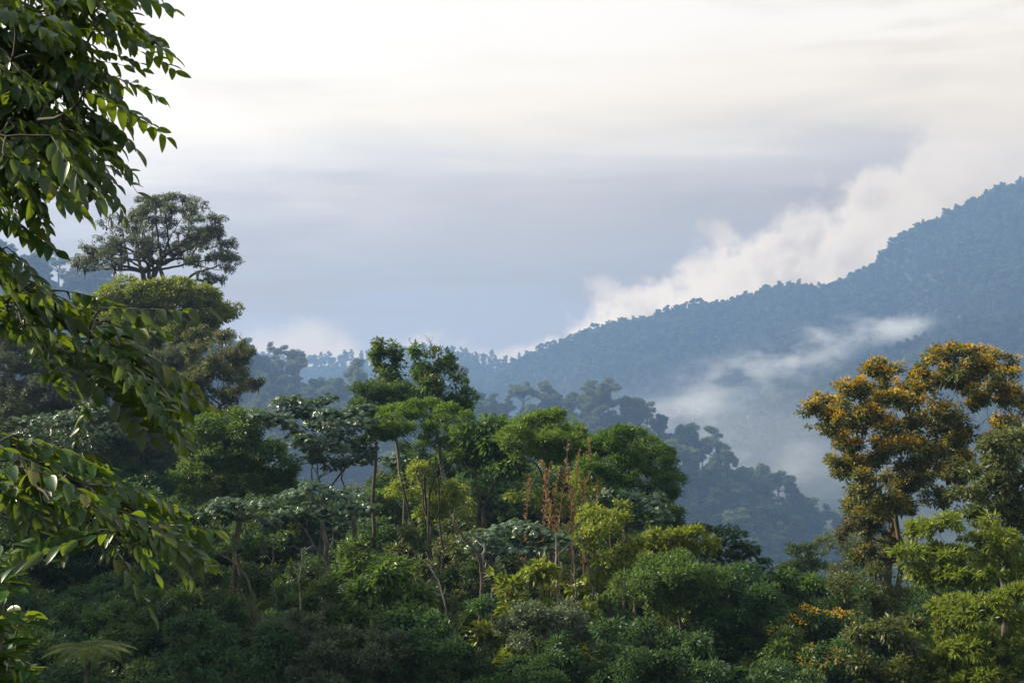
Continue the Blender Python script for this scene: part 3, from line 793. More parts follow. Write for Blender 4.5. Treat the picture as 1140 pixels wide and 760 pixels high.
def stalks_and_snags():
    rng = np.random.default_rng(88)
    Y = 58.0
    gx = P(630, 600, Y)[0]
    B = np.array([gx, Y, float(height(gx, Y))-.1])
    root = empty('flowering_reed', B)
    tag(root, 'clump of tall rusty-brown dry flower stalks in the middle of the trees', 'plant')
    S = [(632, 489, 14), (645, 500, 12), (656, 489, 12), (669, 512, 8), (603, 512, 16), (590, 528, 16), (613, 515, 16), (622, 522, 14), (632, 520, 16), (648, 530, 14)]
    for px, py, w in S:
        top = P(px, py, Y+rng.uniform(-.8, .8)); bot = np.array([top[0]+rng.normal(0, .25), top[1], B[2]+.1])
        b = MB()
        ln = bend(bot, top, 12, rng, .06)
        tube(b, ln, np.linspace(.03, .01, 12), 5, .2)
        n = 95 if py > 505 else 60
        t = rng.uniform(.5 if py > 505 else .55, 1, n)
        q = np.stack([np.interp(t, np.linspace(0, 1, 12), ln[:, k]) for k in range(3)], 1)
        wd = w*Y/F*.5*(1.15-t)*1.6
        az = rng.uniform(0, 6.283, n)
        d = np.stack([np.cos(az), np.sin(az), rng.uniform(.4, 1.6, n)], 1)
        kites(b, q, d, norm(rng.normal(size=(n, 3))), wd*rng.uniform(.6, 1.3, n)+.06, np.full(n, .05), rng.random(n))
        kites(b, q+d*wd[:, None]*.5, d+rng.normal(0, .6, (n, 3)), norm(rng.normal(size=(n, 3))), np.full(n, .13), np.full(n, .05), rng.random(n))
        b.build('flower_stalk', M['rust'], root, B)
    # snags and bare trunks: (label, Y, polyline px, radius, bark)
    Z = [('white-barked broken snag standing in the dark thicket', 50, [(533, 760), (534, 700), (536, 655), (537, 625), (540, 605)], .10, 'pale'),
         ('mossy crooked dead branch arching up left of the white-barked snag', 50, [(536, 660), (536, 628), (528, 610), (515, 598), (505, 580), (507, 566)], .10, 'moss'),
         ('straight slim pale trunk under the blue-green pioneer tree', 51, [(622, 760), (621, 690), (620, 640), (619, 596)], .075, 'pale'),
         ('second slim mottled trunk to the right of the straight pale one', 51, [(646, 750), (644, 690), (640, 640), (638, 600)], .07, 'bark'),
         ('thin leaning dark stem near the vine-smothered tree', 52, [(664, 720), (660, 660), (652, 620), (646, 588)], .05, 'darkbark'),
         ('crooked lichen-spotted trunk in front of the dark left thicket', 50, [(302, 740), (296, 715), (285, 690), (281, 660), (274, 640), (262, 628), (240, 612)], .085, 'moss'),
         ('slim pale stem below the widest silver-leaved pioneer tree', 49, [(338, 740), (336, 690), (333, 650), (336, 610)], .06, 'pale'),
         ('dark stem with a pale streak in the thicket left of centre', 50, [(316, 700), (308, 670), (303, 640), (305, 600)], .05, 'bark'),
         ('mottled slanting stem right of the broad-leaved shadow bush', 51, [(505, 740), (500, 690), (490, 650), (478, 628)], .06, 'pale')]
    for lab, Y, pl, r, bk in Z:
        pts = np.array([P(x, y, Y) for x, y in pl])
        g = float(height(pts[0, 0], Y))
        if lab.startswith('mossy crooked'):
            pts[0, 2] = pts[0, 2]
            pts = np.vstack([[pts[0, 0]-.2, Y, g-.1], pts])
        else:
            pts[0, 2] = g-.1
        k = 24
        tt = np.linspace(0, len(pts)-1, k)
        line = np.stack([np.interp(tt, np.arange(len(pts)), pts[:, c]) for c in range(3)], 1)
        line[1:-1] = (line[:-2]+2*line[1:-1]+line[2:])/4
        line += rng.normal(0, .02, line.shape)
        b = MB()
        r *= .62
        tube(b, line, r*np.linspace(1.2, .6, k)*(1+.12*np.sin(np.arange(k)*1.7)), 8)
        for q in range(5):
            i = rng.integers(12, k-1)
            e = line[i]+np.array([rng.uniform(-.6, .6), rng.uniform(-.5, .5), rng.uniform(.1, .5)])
            tube(b, bend(line[i], e, 6, rng, .12), r*.35*np.linspace(1, .3, 6), 5)
        o = b.build('tree_snag', M[bk], None, line[0])
        o.location = line[0]
        tag(o, lab, 'bare trunk')
    # tree fern in the lower left
    Y = 44.5
    top = P(100, 722, Y)
    g = float(height(top[0], Y))
    Bf = np.array([top[0], Y, g-.1])
    root = empty('tree_fern', Bf)
    tag(root, 'yellowish tree fern spreading its fronds in the dark lower left thicket', 'fern')
    b = MB(); tube(b, bend(Bf, top, 8, rng, .03), np.linspace(.1, .08, 8), 8); b.build('trunk', M['moss'], root, Bf)
    for k in range(12):
        a = k*6.283/12+rng.uniform(-.2, .2); Lf = rng.uniform(1.2, 1.7)
        b = MB()
        t = np.linspace(0, 1, 22)
        ln = top+np.stack([np.cos(a)*Lf*t, np.sin(a)*Lf*t, .75*t-.95*t*t], 1)
        tube(b, ln, np.linspace(.02, .006, 22), 4, .3)
        side = np.array([-math.sin(a), math.cos(a), 0])
        for s in (-1, 1):
            w = .42*np.sin(np.pi*np.clip(t*.9+.08, 0, 1))+.03
            kites(b, ln, np.tile(side*s, (22, 1))+np.array([math.cos(a), math.sin(a), 0])*.35-np.array([0, 0, .25]), np.tile([0, 0, 1.0], (22, 1)), w, np.full(22, .09), rng.random(22))
        b.build('frond', M['fern'], root, Bf)


# ------------------------------------------------------------------ foreground tree with hanging compound leaves
def leaflet_arrays(L, W, curl, rng):
    n = 7
    t = np.linspace(0, 1, n)
    w = W*.5*np.sin(np.pi*np.clip(t, 0, 1)**.85)**.62
    w[0] = W*.06; w[-1] = 0.002
    x = L*t; z = -curl*L*t*t
    V = np.stack([np.stack([x, w, z+np.abs(w)*.35], 1), np.stack([x, 0*w, z], 1), np.stack([x, -w, z+np.abs(w)*.35], 1)], 1).reshape(-1, 3)
    Fc = []
    for i in range(n-1):
        for k in range(2):
            a = i*3+k
            Fc.append((a, a+3, a+4, a+1))
    return V, np.array(Fc)


def frame(d, up):
    d = d/np.linalg.norm(d)
    s = np.cross(up, d); s /= max(np.linalg.norm(s), 1e-6)
    u = np.cross(d, s)
    return np.stack([d, s, u], 1)


def compound_leaf(b, bt, base, d, rng, L=.42, pairs=7, size=1.0, yellow=0.0):
    """arching rachis with alternate leaflets hanging from both sides"""
    n = pairs*2+1
    up = np.array([0, 0, 1.0])+rng.normal(0, .22, 3)
    Fm = frame(d, up)
    t = np.linspace(0, 1, n)
    sag = rng.uniform(.12, .42)
    loc = np.stack([L*t, .06*L*np.sin(t*3)*rng.normal(), -sag*L*t*t], 1)
    ln = base+loc@Fm.T
    tube(bt, ln, np.linspace(.0032, .0015, n), 3, .5, 1)
    tone = np.clip(rng.normal(.36, .12), 0, .66)
    lift = rng.uniform(-.7, -.05)
    for i in range(1, n):
        side = 1 if i % 2 else -1
        if i == n-1:
            side = 0
        if rng.random() < .05:
            continue
        f = .75+.35*math.sin(math.pi*(.15+.75*i/n))
        V, Fc = leaflet_arrays(.092*size*f*rng.uniform(.78, 1.12), .043*size*f*rng.uniform(.85, 1.1), rng.uniform(.0, .5), rng)
        ldir = Fm@np.array([.55+.6*(side == 0), side*.85, 0.0])+np.array([0, 0, lift+rng.normal(0, .16)])
        lup = Fm@np.array([0, 0, 1.0])+Fm@np.array([0, side*.25, 0])+rng.normal(0, .3, 3)
        G = frame(ldir, lup)
        tn = tone+rng.normal(0, .1)
        if rng.random() < .02+yellow:
            tn = rng.uniform(.8, 1)
        b.add(ln[i]+V@G.T, Fc, float(np.clip(tn, 0, 1)), 0, True)


def foreground():
    rng = np.random.default_rng(5)
    tx, ty = -3.75, 7.2
    gz = float(height(tx, ty))
    B = np.array([tx, ty, gz-.1])
    root = empty('overhanging_tree', B)
    tag(root, 'dark glossy tree reaching in from the left edge with rows of hanging leaflets', 'tree')
    tb = MB()
    trunk = bend(B, np.array([tx+.25, ty+.1, 3.4]), 16, rng, .03)
    tube(tb, trunk, np.linspace(.21, .1, 16), 10)
    tb.build('trunk', M['bark'], root, B)

    def limb(poly, r0, areas, n, dirs, yellow=0.0, size=1.0, L=.42, name='limb'):
        """poly: px polyline with Y; areas: list of polygons (px) to scatter leaf bases in"""
        pts = np.array([P(x, y, Y) for x, y, Y in poly])
        z0 = np.interp(pts[0, 2], trunk[:, 2], np.arange(16))
        st = trunk[int(np.clip(round(z0)-1, 0, 15))]
        pts = np.vstack([st, pts])
        k = 30
        tt = np.linspace(0, len(pts)-1, k)
        ln = np.stack([np.interp(tt, np.arange(len(pts)), pts[:, c]) for c in range(3)], 1)
        for _ in range(3):
            ln[1:-1] = (ln[:-2]+2*ln[1:-1]+ln[2:])/4
        ln[1:-1] += rng.normal(0, .012, (k-2, 3))
        wb = MB()
        tube(wb, ln, r0*np.linspace(1, .22, k), 7, .5)
        nodes = [p for p in ln[5:]]
        fb = MB()
        # sample leaf bases
        cand = []
        tot = sum(a[1] for a in areas)
        for poly2, wgt in areas:
            pp = np.array(poly2, float)
            m = int(n*wgt/tot); c = 0
            lo, hi = pp.min(0), pp.max(0)
            while c < m:
                q = rng.uniform(lo, hi)
                ins = False
                j = len(pp)-1
                for i in range(len(pp)):
                    if (pp[i, 1] > q[1]) != (pp[j, 1] > q[1]) and q[0] < (pp[j, 0]-pp[i, 0])*(q[1]-pp[i, 1])/(pp[j, 1]-pp[i, 1])+pp[i, 0]:
                        ins = not ins
                    j = i
                if ins:
                    cand.append((q[0]-((30 if q[1] < 200 else 40) if q[1] < 460 else 18), q[1])); c += 1
        Ym = np.mean([p[2] for p in poly])
        tgt = [P(x, y, Ym+rng.normal(0, .38)) for x, y in cand]
        tgt.sort(key=lambda p: np.min(np.linalg.norm(ln-p, axis=1)))
        for p in tgt:
            A = np.array(nodes)
            dd = np.linalg.norm(A-p, axis=1)+np.maximum(0, A[:, 0]-p[0])*1.2
            q = A[int(np.argmin(dd))]
            dist = np.linalg.norm(q-p)
            if dist > .05:
                tw = bend(q, p, 6, rng, .09, lift=.06)
                tube(wb, tw, np.linspace(.0075, .0038, 6)*min(1.6, .8+dist), 5, .5)
                nodes.extend(tw[2:])
            a0, a1 = dirs
            ang = math.radians(rng.uniform(a0, a1))
            d = np.array([math.cos(ang), rng.normal(0, .5), math.sin(ang)*.8])
            if rng.random() < .16:
                d[0] *= -.6
            compound_leaf(fb, wb, p, d, rng, L*rng.uniform(.75, 1.15), int(rng.integers(6, 10)), size*rng.uniform(.78, 1.15), yellow)
        lo = wb.build(name, [M['darkbark'], M['darkbark']], root, B)
        fo = fb.build('leaflets', M['fore'], lo, B)
        return lo

    # upper crown, several limbs
    limb([(-100, 60, 7.3), (-30, 75, 7.2), (40, 70, 7.0), (95, 50, 6.9)], .04,
         [([(-70, -70), (150, -70), (160, 10), (130, 60), (60, 80), (-70, 70)], 1.0)], 145, (-48, 8))
    limb([(-100, 110, 7.4), (-20, 105, 7.3), (50, 95, 7.2), (90, 95, 7.0)], .035,
         [([(-70, 60), (60, 60), (120, 55), (140, 70), (135, 125), (90, 130), (50, 150), (-70, 160)], 1.0)], 110, (-58, 0))
    limb([(-100, 150, 7.0), (-30, 140, 6.9), (30, 145, 6.8), (75, 150, 6.7)], .03,
         [([(-70, 130), (40, 120), (110, 118), (135, 140), (105, 160), (60, 175), (20, 175), (-70, 185)], 1.0)], 62, (-75, -15))
    # drooping limb in the middle
    limb([(-60, 240, 7.0), (-20, 290, 6.9), (25, 332, 6.8), (75, 366, 6.7), (150, 390, 6.6), (180, 425, 6.5)], .024,
         [([(-20, 225), (36, 230), (56, 270), (95, 300), (150, 335), (200, 372), (180, 385), (130, 350), (60, 315), (-20, 280)], .9), ([(-50, 230), (0, 238), (20, 275), (60, 320), (40, 350), (-50, 340)], 1.0),
          ([(40, 310), (100, 335), (160, 365), (185, 385), (190, 420), (150, 420), (100, 392), (50, 370)], 1.3),
          ([(150, 395), (190, 410), (205, 440), (180, 450), (150, 430)], .5)], 80, (-48, 8), .015)
    # lower limb
    limb([(-60, 485, 6.6), (20, 497, 6.5), (70, 530, 6.4), (120, 548, 6.3), (150, 568, 6.2), (170, 590, 6.2)], .024,
         [([(-50, 465), (10, 468), (50, 490), (60, 530), (10, 540), (-50, 550)], 1.0),
          ([(50, 500), (110, 530), (150, 545), (185, 575), (180, 610), (130, 610), (90, 580), (50, 545)], 1.25)], 62, (-42, 14), .035)
    # separate glossy shrub, bottom left corner
    sx, sy = P(-40, 700, 5.6)[0], 5.6
    g = float(height(sx, sy))
    Bs = np.array([sx, sy, g-.05])
    rs = empty('glossy_shrub', Bs)
    tag(rs, 'shiny oval-leaved shrub in the extreme lower left corner', 'shrub')
    wb, fb = MB(), MB()
    tips = [P(x, y, 5.6+rng.normal(0, .12)) for x, y in ((8, 655), (22, 690), (30, 715), (15, 735), (5, 700), (-15, 670), (-25, 720), (10, 765), (30, 745), (-10, 640), (-40, 690), (-30, 760), (-5, 620))]
    for tip in tips:
        ln = bend(Bs, tip, 10, rng, .05)
        tube(wb, ln, np.linspace(.014, .004, 10), 5)
        for k in range(42):
            i = rng.integers(4, 10)
            V, Fc = leaflet_arrays(.1*rng.uniform(.7, 1.2), .038, rng.uniform(.05, .3), rng)
            az = rng.uniform(0, 6.283)
            G = frame(np.array([math.cos(az), math.sin(az), rng.uniform(-.5, .4)]), np.array([0, 0, 1.0])+rng.normal(0, .3, 3))
            fb.add(ln[i]+rng.normal(0, .02, 3)+V@G.T, Fc, float(rng.uniform(.2, .75)), 0, True)
    wb.build('stem', M['bark'], rs, Bs)
    fb.build('crown', M['fore'], rs, Bs)


# ------------------------------------------------------------------ distant trees
def far_proto(seed, kind):
    """one rainforest tree about 20 m tall, its base at the origin"""
    rng = np.random.default_rng(900+seed)
    b = MB()
    # crown base, crown top, crown radius, number of lobes, lobe radius, lobe flatness, how much the crown narrows upwards
    z0, z1, cr, n, lr, fl, tp_ = {'layered': (9.5, 19.5, 4.8, 18, 1.8, .6, .5), 'round': (6, 14.5, 4.1, 18, 1.9, .8, .5), 'tall': (8, 21, 3.3, 17, 1.6, .75, .25),
                                  'umbrella': (13, 17.5, 5.8, 18, 1.8, .55, .3), 'open': (12, 20.5, 4.6, 13, 1.4, .65, .2)}[kind]
    C, Rr = [], []
    lean = rng.normal(0, .09, 2)
    for k in range(n):
        t = rng.random()**.8
        z = z0+(z1-z0)*t
        rad = cr*(1-tp_*t**1.5)*rng.uniform(.25, 1.05)
        an = rng.uniform(0, 6.283)
        C.append((rad*math.cos(an)+lean[0]*z, rad*math.sin(an)+lean[1]*z, z))
        q = lr*rng.uniform(.55, 1.25)
        Rr.append((q, q, q*fl))
    C = np.array(C); Rr = np.array(Rr)
    st = dict(L=.62, W=.38, K=12, cr=.5, cd=1.9, out=.5, droop=.2, gap=-.4)
    C0, R0 = C, Rr
    C, Rr = fragment(C, Rr*.92, rng)
    Rr[np.isin(np.arange(len(C)), np.where(Rr[:, 0] > .62*lr)[0])] *= .7
    pos, nor, lob = clump_sites(C, Rr, st, rng, .4)
    leaves(b, pos, nor, st, rng, 0)
    top = C[:, 2].max()-2.0
    tp = bend((0, 0, -6), (rng.normal(0, .5), rng.normal(0, .5), top), 9, rng, .03)
    tube(b, tp, np.linspace(.45, .2, 9), 6, .5, 1)
    C, Rr = C0, R0
    for i in range(len(C)):
        q = tp[int(np.argmin(np.abs(tp[:, 2]-(C[i, 2]-3.2))))]
        tube(b, bend(q, C[i]-np.array([0, 0, Rr[i, 2]*.3]), 6, rng, .1), np.linspace(.18, .06, 6), 4, .5, 1)
    return b.mesh('rainforest_tree_'+kind, [M['far'], M['bark']])


def bush_proto(seed):
    rng = np.random.default_rng(700+seed)
    b = MB()
    C = np.array([(0, 0, .9), (.9, .3, .7), (-.8, -.4, .75), (.2, -.8, .65), (-.2, .9, 1.3)])+rng.normal(0, .15, (5, 3))
    Rr = np.array([(1, 1, .9), (.8, .8, .7), (.8, .8, .7), (.7, .7, .6), (.7, .7, .6)])
    st = [ST['fine'], ST['medium'], ST['small']][seed % 3]
    st = dict(st, K=int(st['K']*.8))
    pos, nor, lob = clump_sites(C, Rr, st, rng, .3)
    leaves(b, pos, nor, st, rng, 0)
    for k in range(5):
        tube(b, bend((0, 0, -.4), C[k], 5, rng, .1), np.linspace(.05, .02, 5), 5, .5, 1)
    return b.mesh('undergrowth_clump', [M[['dark', 'dark', 'dark', 'mid'][seed % 4]], M['darkbark']])


def scatter_object(name, pts, rot, scl, idx, protos):
    """one stuff object: its vertices carry copies of the meshes in protos"""
    col = bpy.data.collections.new(name+'_kinds')
    for i, me in enumerate(protos):
        o = bpy.data.objects.new('%s_kind_%02d' % (name, i), me)
        col.objects.link(o)
    me = bpy.data.meshes.new(name)
    me.vertices.add(len(pts))
    me.vertices.foreach_set('co', np.asarray(pts, np.float32).ravel())
    for nm, ty, dat in (('rot', 'FLOAT', rot), ('scl', 'FLOAT', scl), ('idx', 'INT', idx)):
        a = me.attributes.new(nm, ty, 'POINT')
        a.data.foreach_set('value', np.asarray(dat, np.int32 if ty == 'INT' else np.float32))
    o = bpy.data.objects.new(name, me)
    COL.objects.link(o)
    g = bpy.data.node_groups.new(name, 'GeometryNodeTree')
    g.interface.new_socket('Geometry', in_out='INPUT', socket_type='NodeSocketGeometry')
    g.interface.new_socket('Geometry', in_out='OUTPUT', socket_type='NodeSocketGeometry')
    N, L = g.nodes, g.links
    gi, go = N.new('NodeGroupInput'), N.new('NodeGroupOutput')
    ci = N.new('GeometryNodeCollectionInfo')
    ci.inputs['Collection'].default_value = col
    ci.inputs['Separate Children'].default_value = True
    ci.inputs['Reset Children'].default_value = True
    ip = N.new('GeometryNodeInstanceOnPoints')
    ip.inputs['Pick Instance'].default_value = True

    def attr(nm, ty):
        n = N.new('GeometryNodeInputNamedAttribute'); n.data_type = ty; n.inputs['Name'].default_value = nm
        return n.outputs['Attribute']
    L.new(gi.outputs[0], ip.inputs['Points'])
    L.new(ci.outputs[0], ip.inputs['Instance'])
    L.new(attr('idx', 'INT'), ip.inputs['Instance Index'])
    cx = N.new('ShaderNodeCombineXYZ')
    L.new(attr('rot', 'FLOAT'), cx.inputs['Z'])
    er = N.new('FunctionNodeEulerToRotation')
    L.new(cx.outputs[0], er.inputs[0])
    L.new(er.outputs[0], ip.inputs['Rotation'])
    L.new(attr('scl', 'FLOAT'), ip.inputs['Scale'])
    L.new(ip.outputs[0], go.inputs[0])
    md = o.modifiers.new('scatter', 'NODES')
    md.node_group = g
    tag(o, kind='stuff')
    return o


def far_forest():
    rng = np.random.default_rng(31)
    kinds = ['layered', 'round', 'tall', 'umbrella', 'open', 'round', 'layered', 'tall']
    protos = [far_proto(i, k) for i, k in enumerate(kinds)]

    def cells(x0, x1, y0, y1, step):
        X, Y = np.meshgrid(np.arange(x0, x1, step), np.arange(y0, y1, step))
        X = X.ravel()+rng.uniform(-.42, .42, X.size)*step; Y = Y.ravel()+rng.uniform(-.42, .42, Y.size)*step
        return X, Y
    # ridge across the middle distance
    X, Y = cells(-330, 230, 455, 640, 6.8)
    Z = height(X*S1, Y*S1)/S1
    px = X/Y*F+570; py = 380-(Z+14)/Y*F
    top = np.interp(X, R1[0], R1[1])-19
    on = (Z > -92) & (px > -120) & (px < 1010) & (Y < 618)
    X, Y, Z, px, py, top = X[on], Y[on], Z[on], px[on], py[on], top[on]
    crest = np.abs(Y-R1Y) < 14
    sc_ = rng.uniform(.42, 1.0, len(X)); idx = rng.choice(len(kinds), len(X), p=[.13, .3, .02, .12, .05, .25, .11, .02])
    tall = rng.random(len(X)) < np.where(crest, .34, .05)
    sc_ = np.where(tall, rng.uniform(.85, 1.25, len(X)), sc_)
    idx = np.where(tall, rng.choice([0, 3, 4, 6, 1], len(X)), idx)
    Z = Z-np.where(tall, .5, 4.0*sc_)
    vis = (px > 262) & (px < 935) & (py < 640) & ~((px > 400) & (px < 520) & (py > 430)) & ~((px > 280) & (px < 400) & (py > 452)) \
        & ~((px > 510) & (px < 745) & (py > 478+np.abs(px-600)*.15))
    pri = np.where(vis, 0, 1000)+np.where(crest | tall, 0, 60)+(R1Y-Y)*0+rng.uniform(0, 40, len(X))
    order = np.argsort(pri)
    solo = order[:150]; solo = solo[vis[solo]]
    mask = np.zeros(len(X), bool); mask[solo] = True
    for i in solo:
        o = bpy.data.objects.new('rainforest_tree', protos[idx[i]])
        o.location = (X[i]*S1, Y[i]*S1, Z[i]*S1); o.rotation_euler = (0, 0, rng.uniform(0, 6.28)); s = sc_[i]*S1; o.scale = (s, s, s)
        COL.objects.link(o)
        where = 'left of the spire-topped trees' if px[i] < 420 else 'right of the spire-topped trees'
        tag(o, 'hazy blue-green tree of the misty mid-distance ridge %s' % where, 'tree', 'hazy trees on the mid-distance ridge ' + where)
    PT = [S1*np.stack([X[~mask], Y[~mask], Z[~mask]], 1)]; SC = [S1*sc_[~mask]]; IX = [idx[~mask]]
    # mountain
    X, Y = cells(-330, 1000, 900, 1790, 5.4)
    Z = height(X*S2, Y*S2)/S2
    px = X/Y*F+570
    on = (px > 380) & (px < 1330) & (Z > -100)
    X, Y, Z = X[on], Y[on], Z[on]
    s = rng.uniform(.4, .95, len(X))**1.15*(1+.25*np.sin(X/37)*np.cos(Y/41))
    big = rng.random(len(X)) < .03
    s = np.where(big, rng.uniform(.6, .85, len(X)), s)
    ix = np.where(big, rng.choice([0, 3, 6, 5], len(X)), rng.choice([1, 5, 3, 0, 6], len(X), p=[.3, .3, .15, .13, .12]))
    PT.append(S2*np.stack([X, Y, Z-np.where(big, 3.0, 4.4*s)], 1)); SC.append(S2*s); IX.append(ix)
    # far hills and the rise at the left
    X, Y = cells(-900, 450, 1850, 1962, 10)
    Z = height(X*S2, Y*S2)/S2
    PT.append(S2*np.stack([X, Y, Z-.5], 1)); SC.append(S2*rng.uniform(.7, 1.2, len(X))); IX.append(rng.choice(len(kinds), len(X)))
    PT = np.concatenate(PT); SC = np.concatenate(SC); IX = np.concatenate(IX)
    o = scatter_object('forest', PT, rng.uniform(0, 6.28, len(PT)), SC, IX, protos)
    print('forest', len(PT), 'solo', len(solo))
    # undergrowth near by
    bp = [bush_proto(i) for i in range(6)]
    X, Y = cells(-45, 45, 49, 112, 1.5)
    keep = (np.abs(X) < Y*.42+2) & (Y < 92+20*ss(-8, -20, X)-24*ss(6, 14, X))
    X, Y = X[keep], Y[keep]
    Z = height(X, Y)
    s = rng.uniform(.5, 1.1, len(X))
    scatter_object('undergrowth', np.stack([X, Y, Z-.15], 1), rng.uniform(0, 6.28, len(X)), s, rng.integers(0, 6, len(X)), bp)
    print('undergrowth', len(X))


# ------------------------------------------------------------------ air, sky, light, camera
def haze_box():
    m = bpy.data.materials.new('thin_haze')
    t, N, L = nt(m)
    pv = N.new('ShaderNodeVolumePrincipled')
    pv.inputs['Color'].default_value = (.245, .405, .70, 1)
    pv.inputs['Density'].default_value = HAZE
    pv.inputs['Anisotropy'].default_value = .35
    o = N.new('ShaderNodeOutputMaterial'); L.new(pv.outputs[0], o.inputs['Volume'])
    x, y0, y1, z0, z1 = 3300, -3300, 3300, ZB, ZT
    V = [(-x, y0, z0), (x, y0, z0), (x, y1, z0), (-x, y1, z0), (-x, y0, z1), (x, y0, z1), (x, y1, z1), (-x, y1, z1)]
    b = MB(); b.add(V, [(0, 3, 2, 1), (4, 5, 6, 7), (0, 1, 5, 4), (1, 2, 6, 5), (2, 3, 7, 6), (3, 0, 4, 7)])
    tag(b.build('haze', m), kind='stuff')


def mist(px, py, Y, rx, ry, rz_m, dens, seed, tilt=0.0, scale=.018, soft=False):
    """a drifting wisp: closed body filled with uneven mist"""
    c = P(px, py, Y); s = Y/F
    m = bpy.data.materials.new('mist_wisp')
    t, N, L = nt(m)
    tc = N.new('ShaderNodeTexCoord')
    ln = N.new('ShaderNodeVectorMath'); ln.operation = 'LENGTH'
    L.new(tc.outputs['Object'], ln.inputs[0])
    mr = N.new('ShaderNodeMapRange'); mr.interpolation_type = 'SMOOTHERSTEP'
    mr.inputs[1].default_value, mr.inputs[2].default_value, mr.inputs[3].default_value, mr.inputs[4].default_value = .0, 1.0, 1.0, 0.0
    L.new(ln.outputs['Value'], mr.inputs[0])
    ge = N.new('ShaderNodeNewGeometry')
    mp = N.new('ShaderNodeMapping'); mp.inputs['Location'].default_value = (seed*13.7, seed*5.1, 0); mp.inputs['Scale'].default_value = (.7, .7, 1.25)
    L.new(ge.outputs['Position'], mp.inputs[0])
    no = N.new('ShaderNodeTexNoise'); no.inputs['Scale'].default_value = scale; no.inputs['Detail'].default_value = 5; no.inputs['Roughness'].default_value = .62
    L.new(mp.outputs[0], no.inputs['Vector'])
    ad = N.new('ShaderNodeMath'); ad.operation = 'MULTIPLY_ADD'; ad.inputs[1].default_value = 2.0 if soft else 6.5; ad.inputs[2].default_value = -.7 if soft else -3.6
    L.new(no.outputs['Fac'], ad.inputs[0])
    a2 = N.new('ShaderNodeMath'); a2.operation = 'ADD'; L.new(ad.outputs[0], a2.inputs[0]); L.new(mr.outputs[0], a2.inputs[1])
    mu = N.new('ShaderNodeMath'); mu.operation = 'MULTIPLY'; mu.use_clamp = True
    L.new(a2.outputs[0], mu.inputs[0]); L.new(mr.outputs[0], mu.inputs[1])
    m2 = N.new('ShaderNodeMath'); m2.operation = 'MULTIPLY'; m2.inputs[1].default_value = dens
    L.new(mu.outputs[0], m2.inputs[0])
    pv = N.new('ShaderNodeVolumePrincipled')
    pv.inputs['Color'].default_value = (.97, .98, 1, 1); pv.inputs['Anisotropy'].default_value = .2
    L.new(m2.outputs[0], pv.inputs['Density'])
    o = N.new('ShaderNodeOutputMaterial'); L.new(pv.outputs[0], o.inputs['Volume'])
    u = np.linspace(0, 2*math.pi, 25)[:-1]; v = np.linspace(0, math.pi, 13)
    U, Vv = np.meshgrid(u, v)
    V = np.stack([np.sin(Vv)*np.cos(U), np.sin(Vv)*np.sin(U), np.cos(Vv)], -1).reshape(-1, 3)
    i = np.arange(12)[:, None]*24; j = np.arange(24)[None, :]; j2 = (j+1) % 24
    b = MB(); b.add(V, np.stack([i+j, i+24+j, i+24+j2, i+j2], -1).reshape(-1, 4))
    ob = b.build('mist', m)
    ob.location = c; ob.scale = (rx*s, rz_m, ry*s); ob.rotation_euler = (0, -math.radians(tilt), 0)
    tag(ob, kind='stuff')


